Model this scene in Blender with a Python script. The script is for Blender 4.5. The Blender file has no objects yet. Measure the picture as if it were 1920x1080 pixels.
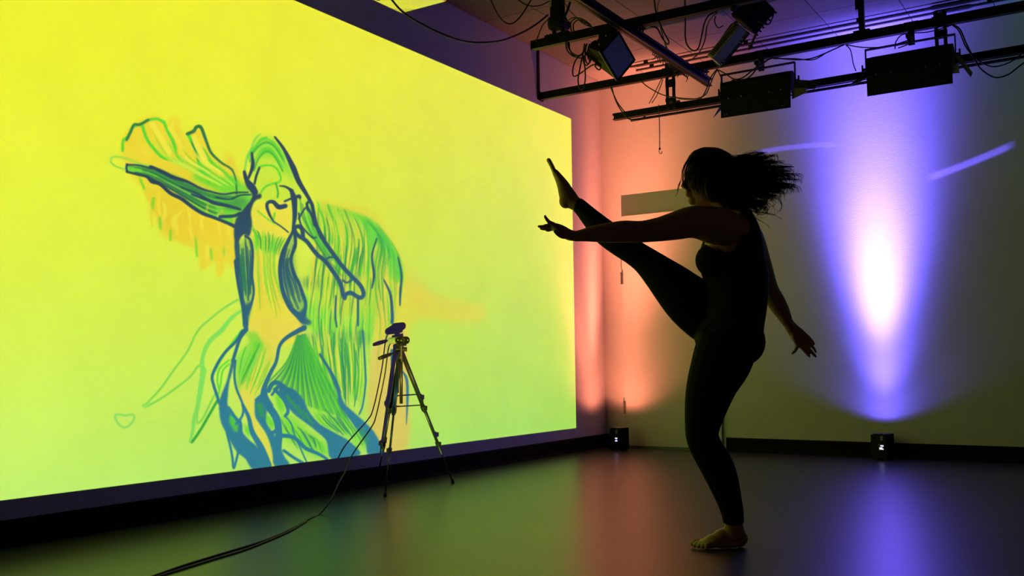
import bpy, bmesh, math, random
import numpy as np
from mathutils import Vector, Matrix

# ------------------------------------------------------------------ camera, world, exposure, lamps' constants
random.seed(7)
RNG = np.random.default_rng(11)
scene = bpy.context.scene
COL = scene.collection
F_PX = 1797.69
YAW, PITCH, ROLL = (math.radians(a) for a in (32.7118, 4.6083, -0.65856))
CAM = np.array([0.0, 0.0, 0.75])
XL, YB, H = -4.0657, 7.8976, 3.4012          # left wall plane, back wall plane, ceiling height
XR, YF = 3.2, -1.2                           # how far floor and ceiling run on out of frame

def cam_axes():
    cy, sy, cp, sp = math.cos(YAW), math.sin(YAW), math.cos(PITCH), math.sin(PITCH)
    fw = np.array([-sy * cp, cy * cp, sp]); rt = np.array([cy, sy, 0.0]); up = np.cross(rt, fw)
    cr, sr = math.cos(ROLL), math.sin(ROLL)
    return fw, cr * rt + sr * up, -sr * rt + cr * up
FW, RT, UP = cam_axes()

cam_data = bpy.data.cameras.new('camera'); cam = bpy.data.objects.new('camera', cam_data); COL.objects.link(cam)
cam_data.sensor_width = 36.0; cam_data.lens = F_PX / 1920 * 36.0; cam_data.clip_start = 0.05
M = Matrix.Identity(4)
for r in range(3):
    M[r][0], M[r][1], M[r][2], M[r][3] = RT[r], UP[r], -FW[r], CAM[r]
cam.matrix_world = M
scene.camera = cam

world = bpy.data.worlds.new('world'); scene.world = world; world.use_nodes = True
world.node_tree.nodes['Background'].inputs['Color'].default_value = (1.0, 0.66, 0.55, 1)
world.node_tree.nodes['Background'].inputs['Strength'].default_value = 0.022
vs = scene.view_settings
vs.view_transform = 'Standard'; vs.look = 'None'; vs.exposure = 0.0; vs.gamma = 1.0; vs.use_curve_mapping = False

WALL_ALBEDO = 0.48
PROJ = np.array([-1.05, 1.60, 0.11])         # projector lens on the floor, just below the frame
SCR_Y0, SCR_Y1, SCR_Z0, SCR_Z1 = 2.05, 7.332, 0.2026, 2.9261   # projected picture on the left wall

# ------------------------------------------------------------------ pixel <-> place helpers
def ray(x, y): return FW + RT * ((x - 960) / F_PX) - UP * ((y - 540) / F_PX)
def on(x, y, axis, val):
    d = ray(x, y); return CAM + d * ((val - CAM[axis]) / d[axis])
def at(x, y, depth): return CAM + ray(x, y) * depth
def pix(p):
    d = np.asarray(p, float) - CAM
    z = d @ FW
    return 960 + F_PX * (d @ RT) / z, 540 - F_PX * (d @ UP) / z

# ------------------------------------------------------------------ materials
def mat(name, col, rough=0.6, metal=0.0, noise=0.0, scale=20.0, bump=0.0, bscale=None, emit=None, estr=0.0, spec=0.5, rand=0.0, coat=0.0):
    m = bpy.data.materials.new(name); m.use_nodes = True
    nt = m.node_tree; b = nt.nodes['Principled BSDF']
    b.inputs['Base Color'].default_value = (*col, 1); b.inputs['Roughness'].default_value = rough
    b.inputs['Metallic'].default_value = metal; b.inputs['Specular IOR Level'].default_value = spec
    b.inputs['Coat Weight'].default_value = coat
    tc = nt.nodes.new('ShaderNodeTexCoord')
    if noise or rand:
        n = nt.nodes.new('ShaderNodeTexNoise'); n.inputs['Scale'].default_value = scale; n.inputs['Detail'].default_value = 5
        nt.links.new(tc.outputs['Object'], n.inputs['Vector'])
        mr = nt.nodes.new('ShaderNodeMapRange')
        mr.inputs['From Min'].default_value = 0.3; mr.inputs['From Max'].default_value = 0.7
        mr.inputs['To Min'].default_value = 1 - noise; mr.inputs['To Max'].default_value = 1 + noise
        nt.links.new(n.outputs['Fac'], mr.inputs['Value'])
        val = mr.outputs[0]
        if rand:
            oi = nt.nodes.new('ShaderNodeObjectInfo'); mr2 = nt.nodes.new('ShaderNodeMapRange')
            mr2.inputs['To Min'].default_value = 1 - rand; mr2.inputs['To Max'].default_value = 1 + rand
            nt.links.new(oi.outputs['Random'], mr2.inputs['Value'])
            mu = nt.nodes.new('ShaderNodeMath'); mu.operation = 'MULTIPLY'
            nt.links.new(val, mu.inputs[0]); nt.links.new(mr2.outputs[0], mu.inputs[1]); val = mu.outputs[0]
        vm = nt.nodes.new('ShaderNodeVectorMath'); vm.operation = 'SCALE'; vm.inputs[0].default_value = col
        nt.links.new(val, vm.inputs['Scale']); nt.links.new(vm.outputs[0], b.inputs['Base Color'])
    if bump:
        n2 = nt.nodes.new('ShaderNodeTexNoise'); n2.inputs['Scale'].default_value = bscale or scale * 6; n2.inputs['Detail'].default_value = 4
        nt.links.new(tc.outputs['Object'], n2.inputs['Vector'])
        bp = nt.nodes.new('ShaderNodeBump'); bp.inputs['Strength'].default_value = bump; bp.inputs['Distance'].default_value = 0.004
        nt.links.new(n2.outputs['Fac'], bp.inputs['Height']); nt.links.new(bp.outputs[0], b.inputs['Normal'])
    if emit:
        b.inputs['Emission Color'].default_value = (*emit, 1); b.inputs['Emission Strength'].default_value = estr
    return m

A = WALL_ALBEDO
MT = {
    'wall': mat('painted_plaster', (A, A, A), 0.85, noise=0.03, scale=3, bump=0.12, bscale=160, spec=0.15),
    'floor': mat('dark_vinyl_floor', (0.030, 0.030, 0.033), 0.33, noise=0.18, scale=2.5, bump=0.05, bscale=60, spec=0.31),
    'ceil': mat('ceiling_tile', (0.085, 0.085, 0.085), 0.9, noise=0.10, scale=40, bump=0.4, bscale=220, spec=0.1, rand=0.16),
    'ceilgap': mat('ceiling_grid', (0.010, 0.010, 0.010), 0.8, noise=0.1, spec=0.1),
    'base': mat('black_rubber_baseboard', (0.005, 0.005, 0.0055), 0.7, noise=0.2, scale=8, spec=0.08),
    'door': mat('painted_door', (A * 0.92, A * 0.92, A * 0.9), 0.5, noise=0.03, scale=4, spec=0.3),
    'steel': mat('brushed_hinge_steel', (0.25, 0.24, 0.23), 0.4, 1.0, noise=0.1, scale=60),
    'black': mat('black_powdercoat', (0.006, 0.006, 0.006), 0.7, noise=0.25, scale=30, spec=0.12),
    'blackm': mat('matte_black_metal', (0.010, 0.010, 0.010), 0.7, noise=0.25, scale=25, spec=0.12),
    'strut': mat('black_strut_steel', (0.008, 0.008, 0.008), 0.42, noise=0.3, scale=18, spec=0.2),
    'cable': mat('black_rubber_cable', (0.010, 0.010, 0.010), 0.5, noise=0.2, scale=50, spec=0.3),
    'cord': mat('brown_cord', (0.10, 0.04, 0.03), 0.7, noise=0.2, scale=90),
    'panel': mat('frosted_lamp_front', (0.22, 0.22, 0.24), 0.35, noise=0.1, scale=70, bump=0.2, bscale=300),
    'gel': mat('grey_flag_metal', (0.05, 0.05, 0.055), 0.4, noise=0.1, scale=30),
    'housing': mat('grey_lamp_housing', (0.26, 0.25, 0.23), 0.55, noise=0.1, scale=30),
    'slot': mat('dark_vent_slot', (0.008, 0.008, 0.008), 0.7, noise=0.1),
    'silver': mat('silver_projector_shell', (0.88, 0.88, 0.86), 0.10, 0.9, noise=0.03, scale=20),
    'lens': mat('dark_glass_lens', (0.02, 0.02, 0.03), 0.05, noise=0.05, spec=0.8),
    'tripod': mat('dark_tripod_metal', (0.012, 0.012, 0.012), 0.42, noise=0.2, scale=50, spec=0.5),
    'tripplastic': mat('black_tripod_plastic', (0.008, 0.008, 0.008), 0.5, noise=0.2, scale=60, spec=0.3),
    'webgrey': mat('pale_webcam_shell', (0.42, 0.42, 0.42), 0.45, noise=0.05, scale=60),
    'webblack': mat('glossy_black_webcam_front', (0.008, 0.008, 0.008), 0.12, noise=0.1),
    'display': mat('lit_display_segments', (0.6, 0.6, 0.9), 0.4, noise=0.02, emit=(0.62, 0.62, 1.0), estr=2.2),
    'display2': mat('violet_display_segments', (0.2, 0.15, 0.6), 0.4, noise=0.02, emit=(0.20, 0.10, 0.9), estr=1.2),
    'label': mat('grey_printed_plate', (0.10, 0.10, 0.11), 0.5, noise=0.15, scale=120),
    'skin': mat('skin', (0.42, 0.24, 0.17), 0.5, noise=0.06, scale=30, bump=0.05, bscale=300, spec=0.35),
    'nail': mat('nail', (0.5, 0.3, 0.25), 0.3, noise=0.03),
    'cloth': mat('black_stretch_cloth', (0.008, 0.008, 0.008), 0.85, noise=0.2, scale=40, bump=0.15, bscale=400, spec=0.12),
    'hair': mat('dark_brown_hair', (0.010, 0.008, 0.006), 0.5, noise=0.3, scale=60, spec=0.3),
    'eye': mat('eye_white', (0.6, 0.58, 0.55), 0.2, noise=0.02),
}

# ------------------------------------------------------------------ mesh helpers
class MB:
    """collects shapes; build() links them as ONE mesh object"""
    def __init__(s): s.v = []; s.f = []; s.mi = []; s.cur = 0
    def add(s, vs_, fs):
        o = len(s.v); s.v += [tuple(map(float, p)) for p in vs_]
        for f in fs: s.f.append(tuple(i + o for i in f)); s.mi.append(s.cur)
        return s
    def box(s, c, size, rot=None):
        c = np.array(c, float); hx, hy, hz = (k / 2 for k in size)
        pts = np.array([(x, y, z) for z in (-hz, hz) for x, y in ((-hx, -hy), (hx, -hy), (hx, hy), (-hx, hy))])
        if rot is not None: pts = pts @ np.array(rot)         # rows of rot = local axes
        return s.add(pts + c, [(3, 2, 1, 0), (4, 5, 6, 7), (0, 1, 5, 4), (1, 2, 6, 5), (2, 3, 7, 6), (3, 0, 4, 7)])
    def bbox(s, c, size, bev=0.004, rot=None):
        """box with chamfered edges"""
        bm = bmesh.new(); bmesh.ops.create_cube(bm, size=1.0)
        for v in bm.verts: v.co = Vector((v.co.x * size[0], v.co.y * size[1], v.co.z * size[2]))
        bmesh.ops.bevel(bm, geom=list(bm.edges), offset=bev, segments=2, affect='EDGES', profile=0.5)
        pts = np.array([v.co[:] for v in bm.verts]); bm.verts.index_update()
        if rot is not None: pts = pts @ np.array(rot)
        fs = [tuple(v.index for v in f.verts) for f in bm.faces]; bm.free()
        return s.add(pts + np.array(c, float), fs)
    def tube(s, pts, r, n=8, cap=True, taper=None):
        P = np.array(pts, float); m = len(P)
        rad = np.full(m, r, float) if np.isscalar(r) else np.array(r, float)
        T = np.gradient(P, axis=0); T /= np.linalg.norm(T, axis=1)[:, None] + 1e-12
        ref = np.array([0, 0, 1.0]) if abs(T[0][2]) < 0.9 else np.array([1.0, 0, 0])
        vs_, fs = [], []
        u = np.cross(T[0], ref); u /= np.linalg.norm(u)
        for i in range(m):
            u = u - T[i] * (u @ T[i]); u /= np.linalg.norm(u) + 1e-12
            w = np.cross(T[i], u)
            for k in range(n):
                a = 2 * math.pi * k / n
                vs_.append(P[i] + rad[i] * (math.cos(a) * u + math.sin(a) * w))
        for i in range(m - 1):
            for k in range(n):
                a, b = i * n + k, i * n + (k + 1) % n
                fs.append((a, b, b + n, a + n))
        if cap:
            fs.append(tuple(range(n))[::-1]); fs.append(tuple(range((m - 1) * n, m * n)))
        return s.add(vs_, fs)
    def cyl(s, a, b, r, n=16, r2=None):
        return s.tube([a, b], [r, r if r2 is None else r2], n)
    def prism(s, poly, off):
        """flat polygon (3D points) given a thickness vector"""
        P = np.array(poly, float); n = len(P); o = np.array(off, float)
        return s.add(list(P) + list(P + o), [tuple(range(n))[::-1], tuple(range(n, 2 * n))] + [(i, (i + 1) % n, (i + 1) % n + n, i + n) for i in range(n)])
    def ball(s, c, r, n=10):
        r = np.array([r, r, r]) if np.isscalar(r) else np.array(r)
        vs_, fs = [np.array([0, 0, -1.0])], []
        for i in range(1, n):
            t = -math.pi / 2 + math.pi * i / n
            for k in range(2 * n):
                a = math.pi * k / n; vs_.append(np.array([math.cos(t) * math.cos(a), math.cos(t) * math.sin(a), math.sin(t)]))
        vs_.append(np.array([0, 0, 1.0])); L = 2 * n; last = len(vs_) - 1
        for k in range(L):
            fs.append((0, 1 + (k + 1) % L, 1 + k)); fs.append((last, last - L + k, last - L + (k + 1) % L))
        for i in range(n - 2):
            for k in range(L):
                a, b = 1 + i * L + k, 1 + i * L + (k + 1) % L; fs.append((a, b, b + L, a + L))
        return s.add([np.array(c) + v * r for v in vs_], fs)
    def build(s, name, material, parent=None, smooth=False, origin=None):
        V = np.array(s.v)
        o0 = np.zeros(3) if origin is None else np.array(origin, float)
        me = bpy.data.meshes.new(name); me.from_pydata([tuple(p) for p in (V - o0)], [], s.f)
        for m in (material if isinstance(material, (list, tuple)) else [material]): me.materials.append(MT[m] if isinstance(m, str) else m)
        if any(s.mi): me.polygons.foreach_set('material_index', s.mi)
        bm = bmesh.new(); bm.from_mesh(me); bmesh.ops.recalc_face_normals(bm, faces=bm.faces); bm.to_mesh(me); bm.free()
        if smooth: me.polygons.foreach_set('use_smooth', [True] * len(me.polygons))
        me.update()
        ob = bpy.data.objects.new(name, me); COL.objects.link(ob); ob.location = tuple(o0)
        if parent is not None:
            ob.parent = parent
            bpy.context.view_layer.update()
            ob.matrix_parent_inverse = parent.matrix_world.inverted()
        return ob
def tag(o, label, cat, group=None):
    o['label'] = label; o['category'] = cat
    if group: o['group'] = group
    return o
def struct(o, label, cat):
    o['kind'] = 'structure'; return tag(o, label, cat)
def thing(name, label, cat, loc=(0, 0, 0), group=None):
    o = bpy.data.objects.new(name, None); COL.objects.link(o); o.location = tuple(map(float, loc)); o.empty_display_size = 0.05
    return tag(o, label, cat, group)
def spline(pts, k=8):
    P = np.array(pts, float)
    if len(P) < 3: return P
    Q = np.vstack([2 * P[0] - P[1], P, 2 * P[-1] - P[-2]]); out = []
    for i in range(1, len(Q) - 2):
        for j in range(k):
            t = j / k
            out.append(0.5 * ((2 * Q[i]) + (-Q[i - 1] + Q[i + 1]) * t + (2 * Q[i - 1] - 5 * Q[i] + 4 * Q[i + 1] - Q[i + 2]) * t * t + (-Q[i - 1] + 3 * Q[i] - 3 * Q[i + 1] + Q[i + 2]) * t ** 3))
    out.append(P[-1]); return np.array(out)

# ------------------------------------------------------------------ lamp shader helper
class LN:
    def __init__(s, light):
        light.use_nodes = True; s.nt = light.node_tree; s.nt.nodes.clear()
        s.out = s.nt.nodes.new('ShaderNodeOutputLight'); s.em = s.nt.nodes.new('ShaderNodeEmission')
        s.nt.links.new(s.em.outputs[0], s.out.inputs[0])
        g = s.nt.nodes.new('ShaderNodeNewGeometry'); sp = s.nt.nodes.new('ShaderNodeSeparateXYZ')
        s.nt.links.new(g.outputs['Incoming'], sp.inputs[0]); s.d = sp.outputs
    def m(s, op, a, b=None, clamp=False):
        n = s.nt.nodes.new('ShaderNodeMath'); n.operation = op; n.use_clamp = clamp
        for i, v in enumerate((a, b)):
            if v is None: continue
            if isinstance(v, (int, float)): n.inputs[i].default_value = float(v)
            else: s.nt.links.new(v, n.inputs[i])
        return n.outputs[0]
    def link(s, a, b): s.nt.links.new(a, b)
UNIT = 4 * math.pi * math.pi      # lamp energy at which radiance = albedo * strength * cos / r^2
def spot(name, pos, axis, cone=175, unit=1.0):
    L = bpy.data.lights.new(name, 'SPOT'); L.energy = UNIT * unit; L.spot_size = math.radians(cone); L.spot_blend = 0.0; L.shadow_soft_size = 0.0
    o = bpy.data.objects.new(name, L); COL.objects.link(o); o.location = tuple(map(float, pos))
    o.rotation_euler = Vector(tuple(map(float, axis))).to_track_quat('-Z', 'Y').to_euler()
    return o, L
def beam_strength(n, axis, lobes, cut, soft, oval=()):
    """sum of gaussian lobes around the axis plus oval lobes over the slopes (x/z, y/z), cut off by the rim of the lamp"""
    ax = np.array(axis, float); ax /= np.linalg.norm(ax)
    c = n.m('ADD', n.m('ADD', n.m('MULTIPLY', n.d[0], ax[0]), n.m('MULTIPLY', n.d[1], ax[1])), n.m('MULTIPLY', n.d[2], ax[2]))
    c = n.m('MINIMUM', n.m('ABSOLUTE', c), 0.999999)
    th = n.m('ARCCOSINE', c); tot = None
    for k, sig in lobes:
        q = n.m('DIVIDE', th, math.radians(sig)); e = n.m('MULTIPLY', n.m('EXPONENT', n.m('MULTIPLY', n.m('MULTIPLY', q, q), -1.0)), k)
        tot = e if tot is None else n.m('ADD', tot, e)
    if oval:
        zz = n.m('MAXIMUM', n.m('ABSOLUTE', n.d[2]), 1e-4); sg = n.m('SIGN', n.d[2])
        sx = n.m('MULTIPLY', n.m('DIVIDE', n.d[0], zz), sg); sy = n.m('MULTIPLY', n.m('DIVIDE', n.d[1], zz), sg)
        for k, ax_, wx, ay_, wy in oval:
            a = n.m('DIVIDE', n.m('SUBTRACT', sx, ax_), wx); b = n.m('DIVIDE', n.m('SUBTRACT', sy, ay_), wy)
            e = n.m('MULTIPLY', n.m('EXPONENT', n.m('MULTIPLY', n.m('ADD', n.m('MULTIPLY', a, a), n.m('MULTIPLY', b, b)), -1.0)), k)
            tot = n.m('ADD', tot, e)
    edge = n.m('DIVIDE', n.m('SUBTRACT', math.radians(cut), th), math.radians(soft), clamp=True)
    edge = n.m('MULTIPLY', edge, edge)
    return n.m('MULTIPLY', tot, edge)

# ------------------------------------------------------------------ the projector's picture: line drawing of a moving figure, rasterised stroke by stroke
PW, PH = 1090, 960
def draw_picture():
    yy, xx = np.mgrid[0:PH, 0:PW].astype(np.float32)
    u, v = xx / 1080.0, yy / 940.0
    img = np.zeros((PH, PW, 3), np.float32)
    tl, tr, bl, br = (np.array(c, np.float32) for c in ((242, 245, 38), (236, 230, 34), (196, 242, 108), (142, 216, 90)))
    w = (np.clip(v, 0, 1) ** 1.5)[..., None]; uu = np.clip(u, 0, 1)[..., None]
    img[:] = (tl * (1 - uu) + tr * uu) * (1 - w) + (bl * (1 - uu) + br * uu) * w
    def cv(c, y=None):
        if isinstance(c, str):
            t = np.clip((y - 360) / 420.0, 0, 1)[..., None]
            a, b = {'dk': ((40, 66, 80), (42, 124, 142)), 'dg': ((38, 112, 66), (38, 124, 104))}[c]
            return np.array(a, np.float32) * (1 - t) + np.array(b, np.float32) * t
        return np.array(c, np.float32)
    def blend(x0, y0, mask, c):
        h, wd = mask.shape; reg = img[y0:y0 + h, x0:x0 + wd]
        reg += (cv(c, yy[y0:y0 + h, x0:x0 + wd]) - reg) * mask[..., None]
    def bounds(P, pad):
        x0 = max(int(P[:, 0].min() - pad), 0); x1 = min(int(P[:, 0].max() + pad) + 2, PW)
        y0 = max(int(P[:, 1].min() - pad), 0); y1 = min(int(P[:, 1].max() + pad) + 2, PH)
        return x0, y0, x1, y1
    def stroke(pts, wd, c, a=1.0, soft=1.2, k=5, smooth=True):
        wd = np.asarray(wd, float) * 1.12 + 0.5; wd = float(wd) if wd.ndim == 0 else wd; a = min(1.0, a * 1.15)
        P = spline(pts, k) if smooth and len(pts) > 2 else np.array(pts, float)
        n0 = len(pts)
        W = np.full(len(P), wd, float) if np.isscalar(wd) else np.interp(np.linspace(0, 1, len(P)), np.linspace(0, 1, len(wd)), wd)
        x0, y0, x1, y1 = bounds(P, W.max() / 2 + 3 * soft)
        if x1 <= x0 or y1 <= y0: return
        m = np.zeros((y1 - y0, x1 - x0), np.float32)
        for i in range(len(P) - 1):
            pad = max(W[i], W[i + 1]) / 2 + 2 * soft + 1
            a0 = max(int(min(P[i, 0], P[i + 1, 0]) - pad), x0); a1 = min(int(max(P[i, 0], P[i + 1, 0]) + pad) + 2, x1)
            b0 = max(int(min(P[i, 1], P[i + 1, 1]) - pad), y0); b1 = min(int(max(P[i, 1], P[i + 1, 1]) + pad) + 2, y1)
            if a1 <= a0 or b1 <= b0: continue
            d = P[i + 1] - P[i]; L2 = d @ d + 1e-9
            qx, qy = xx[b0:b1, a0:a1] - P[i, 0], yy[b0:b1, a0:a1] - P[i, 1]
            t = np.clip((qx * d[0] + qy * d[1]) / L2, 0, 1)
            dist = np.hypot(qx - t * d[0], qy - t * d[1]) - (W[i] + (W[i + 1] - W[i]) * t) / 2
            sub = m[b0 - y0:b1 - y0, a0 - x0:a1 - x0]
            np.maximum(sub, np.clip(0.5 - dist / (2 * soft), 0, 1), out=sub)
        blend(x0, y0, m * a, c)
    def box1(m, r, ax):
        c = np.cumsum(np.pad(m, [(r + 1, r) if i == ax else (0, 0) for i in range(2)], mode='edge'), axis=ax)
        n = m.shape[ax]; sl = [slice(None)] * 2; s2 = [slice(None)] * 2
        sl[ax] = slice(2 * r + 1, 2 * r + 1 + n); s2[ax] = slice(0, n)
        return (c[tuple(sl)] - c[tuple(s2)]) / (2 * r + 1)
    def fill(pts, c, a=1.0, soft=1.5, smooth=True, streak=None):
        P = spline(list(pts) + [pts[0]], 4) if smooth else np.array(pts, float)
        x0, y0, x1, y1 = bounds(P, 3 * soft + 2)
        X, Y = xx[y0:y1, x0:x1], yy[y0:y1, x0:x1]
        ins = np.zeros(X.shape, bool); n = len(P)
        for i in range(n):
            (ax, ay), (bx, by) = P[i], P[(i + 1) % n]
            if ay == by: continue
            cr = ((ay > Y) != (by > Y)) & (X < (bx - ax) * (Y - ay) / (by - ay) + ax); ins ^= cr
        m = ins.astype(np.float32)
        r = max(1, int(round(soft)))
        for _ in range(2): m = box1(box1(m, r, 0), r, 1)
        if streak is not None: m = m * streak[y0:y1, x0:x1]
        blend(x0, y0, m * a, c)
    def hatch(ca, cb, n, cols, wd=(1.2, 2.6), a=(0.3, 0.8), jit=2.0, t0=(0, 0.3), t1=(0.7, 1.0), soft=0.9):
        A_, B_ = spline(ca, 6), spline(cb, 6); K = 14
        f = lambda C: np.array([np.interp(np.linspace(0, 1, K), np.linspace(0, 1, len(C)), C[:, j]) for j in (0, 1)]).T
        A_, B_ = f(A_), f(B_)
        for i in range(n):
            s = (i + RNG.random()) / n; C = A_ * (1 - s) + B_ * s
            wob = RNG.normal(0, jit, K); wob = np.convolve(np.pad(wob, 2, 'edge'), np.ones(5) / 5, 'valid')
            C = C.copy(); C[:, 0] += wob
            lo, hi = RNG.uniform(*t0), RNG.uniform(*t1); i0, i1 = int(lo * (K - 1)), max(int(hi * (K - 1)) + 1, int(lo * (K - 1)) + 3)
            ww = RNG.uniform(*wd)
            stroke(C[i0:i1], [ww * 0.5, ww, ww, ww * 0.5], cols[int(RNG.integers(len(cols)))], RNG.uniform(*a), soft, k=3)
    Z = lambda ox, oy, pts: [(ox + x / 4.0, oy + y / 4.0) for x, y in pts]
    z4 = lambda *p: Z(200, 180, p); z5 = lambda *p: Z(360, 340, p); z6 = lambda *p: Z(200, 560, p); z7 = lambda *p: Z(360, 620, p)
    OR, YE, GR, GD, PG, TAN = (236, 208, 34), (240, 232, 66), (92, 214, 40), (52, 166, 52), (126, 214, 74), (218, 194, 88)
    # --- orange after-glow of older positions
    fill(z4((110, 410), (118, 300), (200, 210), (310, 150), (400, 160), (440, 230), (480, 160), (530, 160), (570, 270), (620, 420), (600, 280), (690, 225), (740, 300), (800, 430), (890, 500), (890, 440), (940, 440), (990, 580), (1060, 700), (1000, 860), (960, 980), (960, 1080), (860, 1090), (480, 1080), (400, 1010), (340, 850), (270, 700), (160, 570)), OR, 0.8, 3)
    fill(z5((-380, 60), (0, 190), (320, 340), (320, 640), (285, 640), (265, 600), (215, 715), (185, 700), (170, 600), (95, 660), (60, 650), (40, 520), (-60, 480), (-160, 400), (-280, 240), (-340, 130)), OR, 0.8, 2)
    fill([(596, 372), (640, 380), (690, 392), (725, 425), (750, 470), (762, 520), (800, 545), (850, 562), (905, 572), (905, 600), (850, 605), (790, 598), (764, 640), (764, 840), (706, 846), (700, 620), (600, 560)], OR, 0.55, 4)
    fill([(755, 490), (790, 520), (805, 545), (808, 580), (770, 570)], (228, 205, 52), 0.35, 3)
    fill([(700, 640), (758, 620), (764, 700), (764, 836), (704, 846), (690, 760)], TAN, 0.8, 3)
    fill(z5((450, 200), (560, 150), (740, 180), (745, 380), (690, 450), (650, 640), (700, 860), (820, 1030), (800, 1200), (450, 1200), (470, 800), (440, 420)), (234, 222, 54), 0.95, 3)
    fill(z7((430, -110), (830, -90), (800, 0), (640, 130), (560, 360), (470, 520), (520, 700), (600, 860), (620, 1005), (560, 1010), (450, 760), (370, 560), (320, 420), (420, 200)), (230, 214, 66), 0.8, 5)
    fill(z4((1080, 380), (1170, 290), (1270, 320), (1400, 560), (1480, 740), (1560, 900), (1600, 1080), (1400, 1080), (1380, 800), (1200, 800), (1090, 640)), (196, 228, 44), 0.8, 2)
    # --- hatched bodies
    vstreak = np.interp(np.sin(xx * 0.9 + 2.2 * np.sin(yy * 0.021)) + 0.9 * np.sin(xx * 0.37 + 1.3 + 1.7 * np.sin(yy * 0.013)) + 0.5 * np.sin(xx * 1.7 + yy * 0.03), [-1.4, 1.6], [0.25, 1.0]).astype(np.float32)
    blot = np.interp(np.sin(xx * 0.055 + 0.7) * np.sin(yy * 0.043 + 1.1) + 0.6 * np.sin(xx * 0.021 - yy * 0.05), [-0.7, 0.8], [0.3, 1.0]).astype(np.float32)
    body = z5((930, 150), (1050, 180), (1200, 228), (1350, 300), (1480, 440), (1555, 580), (1585, 720), (1540, 760), (1470, 700), (1400, 480), (1340, 540), (1330, 700), (1400, 860), (1370, 1080), (1290, 1500), (1180, 1640), (1080, 1560), (980, 1200), (830, 1050), (850, 800), (900, 600), (1000, 560), (930, 330))
    fill(body, GR, 0.9, 3, streak=(vstreak * blot) ** 0.7)
    fill(z5((1180, 230), (1350, 290), (1490, 450), (1560, 600), (1585, 740), (1540, 700), (1440, 500), (1380, 450), (1340, 560), (1330, 680), (1240, 700), (1290, 600), (1300, 420)), GR, 0.75, 4)
    fill(z5((810, 720), (1040, 710), (1240, 690), (1250, 760), (1000, 790), (830, 800)), 'dg', 0.55, 4, streak=vstreak)
    fill(z7((700, 0), (820, 20), (1280, 0), (1300, 120), (1000, 140), (850, 90)), 'dg', 0.45, 4, streak=vstreak)
    hatch(z5((900, 140), (950, 420), (880, 760), (850, 1060)), z5((1250, 240), (1320, 460), (1290, 760), (1290, 1080)), 78, [GD, 'dg', GR, (222, 226, 52), (216, 226, 50)], a=(0.45, 0.95), jit=2.5, t0=(0, 0.6), t1=(0.4, 1.0))
    hatch(z5((1250, 240), (1380, 420), (1350, 700), (1400, 1080)), z5((1400, 320), (1550, 560), (1580, 760), (1560, 960)), 34, [GR, GD], a=(0.35, 0.75), jit=2, t0=(0, 0.5), t1=(0.4, 1.0))
    hatch(z7((830, 40), (880, 300), (1000, 560)), z7((1280, 0), (1300, 320), (1250, 620)), 66, [GD, 'dg', GR, (220, 220, 60), (210, 224, 56)], a=(0.5, 0.95), jit=2)
    hatch(z5((460, 440), (480, 700), (470, 1080)), z5((660, 460), (650, 700), (790, 1060)), 26, [(228, 196, 44), GR, (214, 232, 60), (228, 200, 50)], a=(0.3, 0.75), jit=1.5)
    hatch(z7((440, 40), (380, 300), (350, 470)), z7((640, 130), (560, 360), (470, 520)), 22, [(228, 200, 60), GR, (206, 226, 70)], a=(0.3, 0.7), jit=1.5)
    fill(z5((440, 420), (560, 400), (690, 450), (640, 520), (480, 520)), GR, 0.6, 4, streak=vstreak)
    hatch(z5((420, 320), (470, 420), (470, 560)), z5((700, 430), (660, 500), (640, 600)), 16, [GR, GD], a=(0.5, 0.9), jit=1.5)
    # skirt fan
    for i in range(36):
        s = i / 35.0; e = (560 + 620 * s, 400 + 260 * s ** 0.7)
        p0 = (790 + 60 * s, 30 + 20 * RNG.random()); mid = (p0[0] + (e[0] - p0[0]) * (0.35 + 0.2 * s), p0[1] + (e[1] - p0[1]) * 0.55)
        stroke(z7(p0, mid, e), [1.2, 2.6, 2.2], [GD, 'dg', GR][i % 3], 0.75)
    fill(z7((830, 30), (1000, 180), (1080, 360), (1120, 540), (1000, 590), (900, 420)), GR, 0.55, 4, streak=vstreak)
    fill(z7((640, 620), (760, 640), (900, 780), (1020, 860), (1000, 950), (880, 930), (780, 860), (690, 800)), GR, 0.5, 4)
    fill(z7((850, 560), (1100, 580), (1220, 720), (1290, 850), (1280, 900), (1180, 820), (1080, 740), (960, 660)), GR, 0.6, 4, streak=vstreak)
    hatch(z7((640, 640), (700, 760), (800, 940)), z7((900, 780), (980, 850), (1010, 940)), 12, [GD, 'dg', GR], a=(0.4, 0.8))
    hatch(z7((880, 600), (960, 680), (1080, 760)), z7((1120, 580), (1220, 740), (1290, 880)), 16, [GD, 'dg', GR], a=(0.4, 0.8))
    fill(z7((320, 200), (440, 80), (530, 100), (460, 250), (400, 360), (340, 460)), GR, 0.55, 4)
    fill(z7((400, 20), (480, 10), (540, 120), (500, 160), (440, 80)), GR, 0.6, 3)
    hatch(z7((420, 60), (350, 260), (330, 430)), z7((540, 120), (470, 260), (380, 420)), 14, [GR, GD, PG], a=(0.4, 0.8))
    # long strokes running through waist and back
    hatch(z5((930, 200), (900, 700), (860, 1060), (950, 1500)), z5((1330, 320), (1340, 760), (1300, 1200), (1270, 1700)), 46, [GD, 'dg', (222, 226, 56), (206, 226, 60), (232, 206, 50)], a=(0.4, 0.85), jit=3, t0=(0, 0.7), t1=(0.3, 1.0), wd=(1.0, 2.4))
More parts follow.
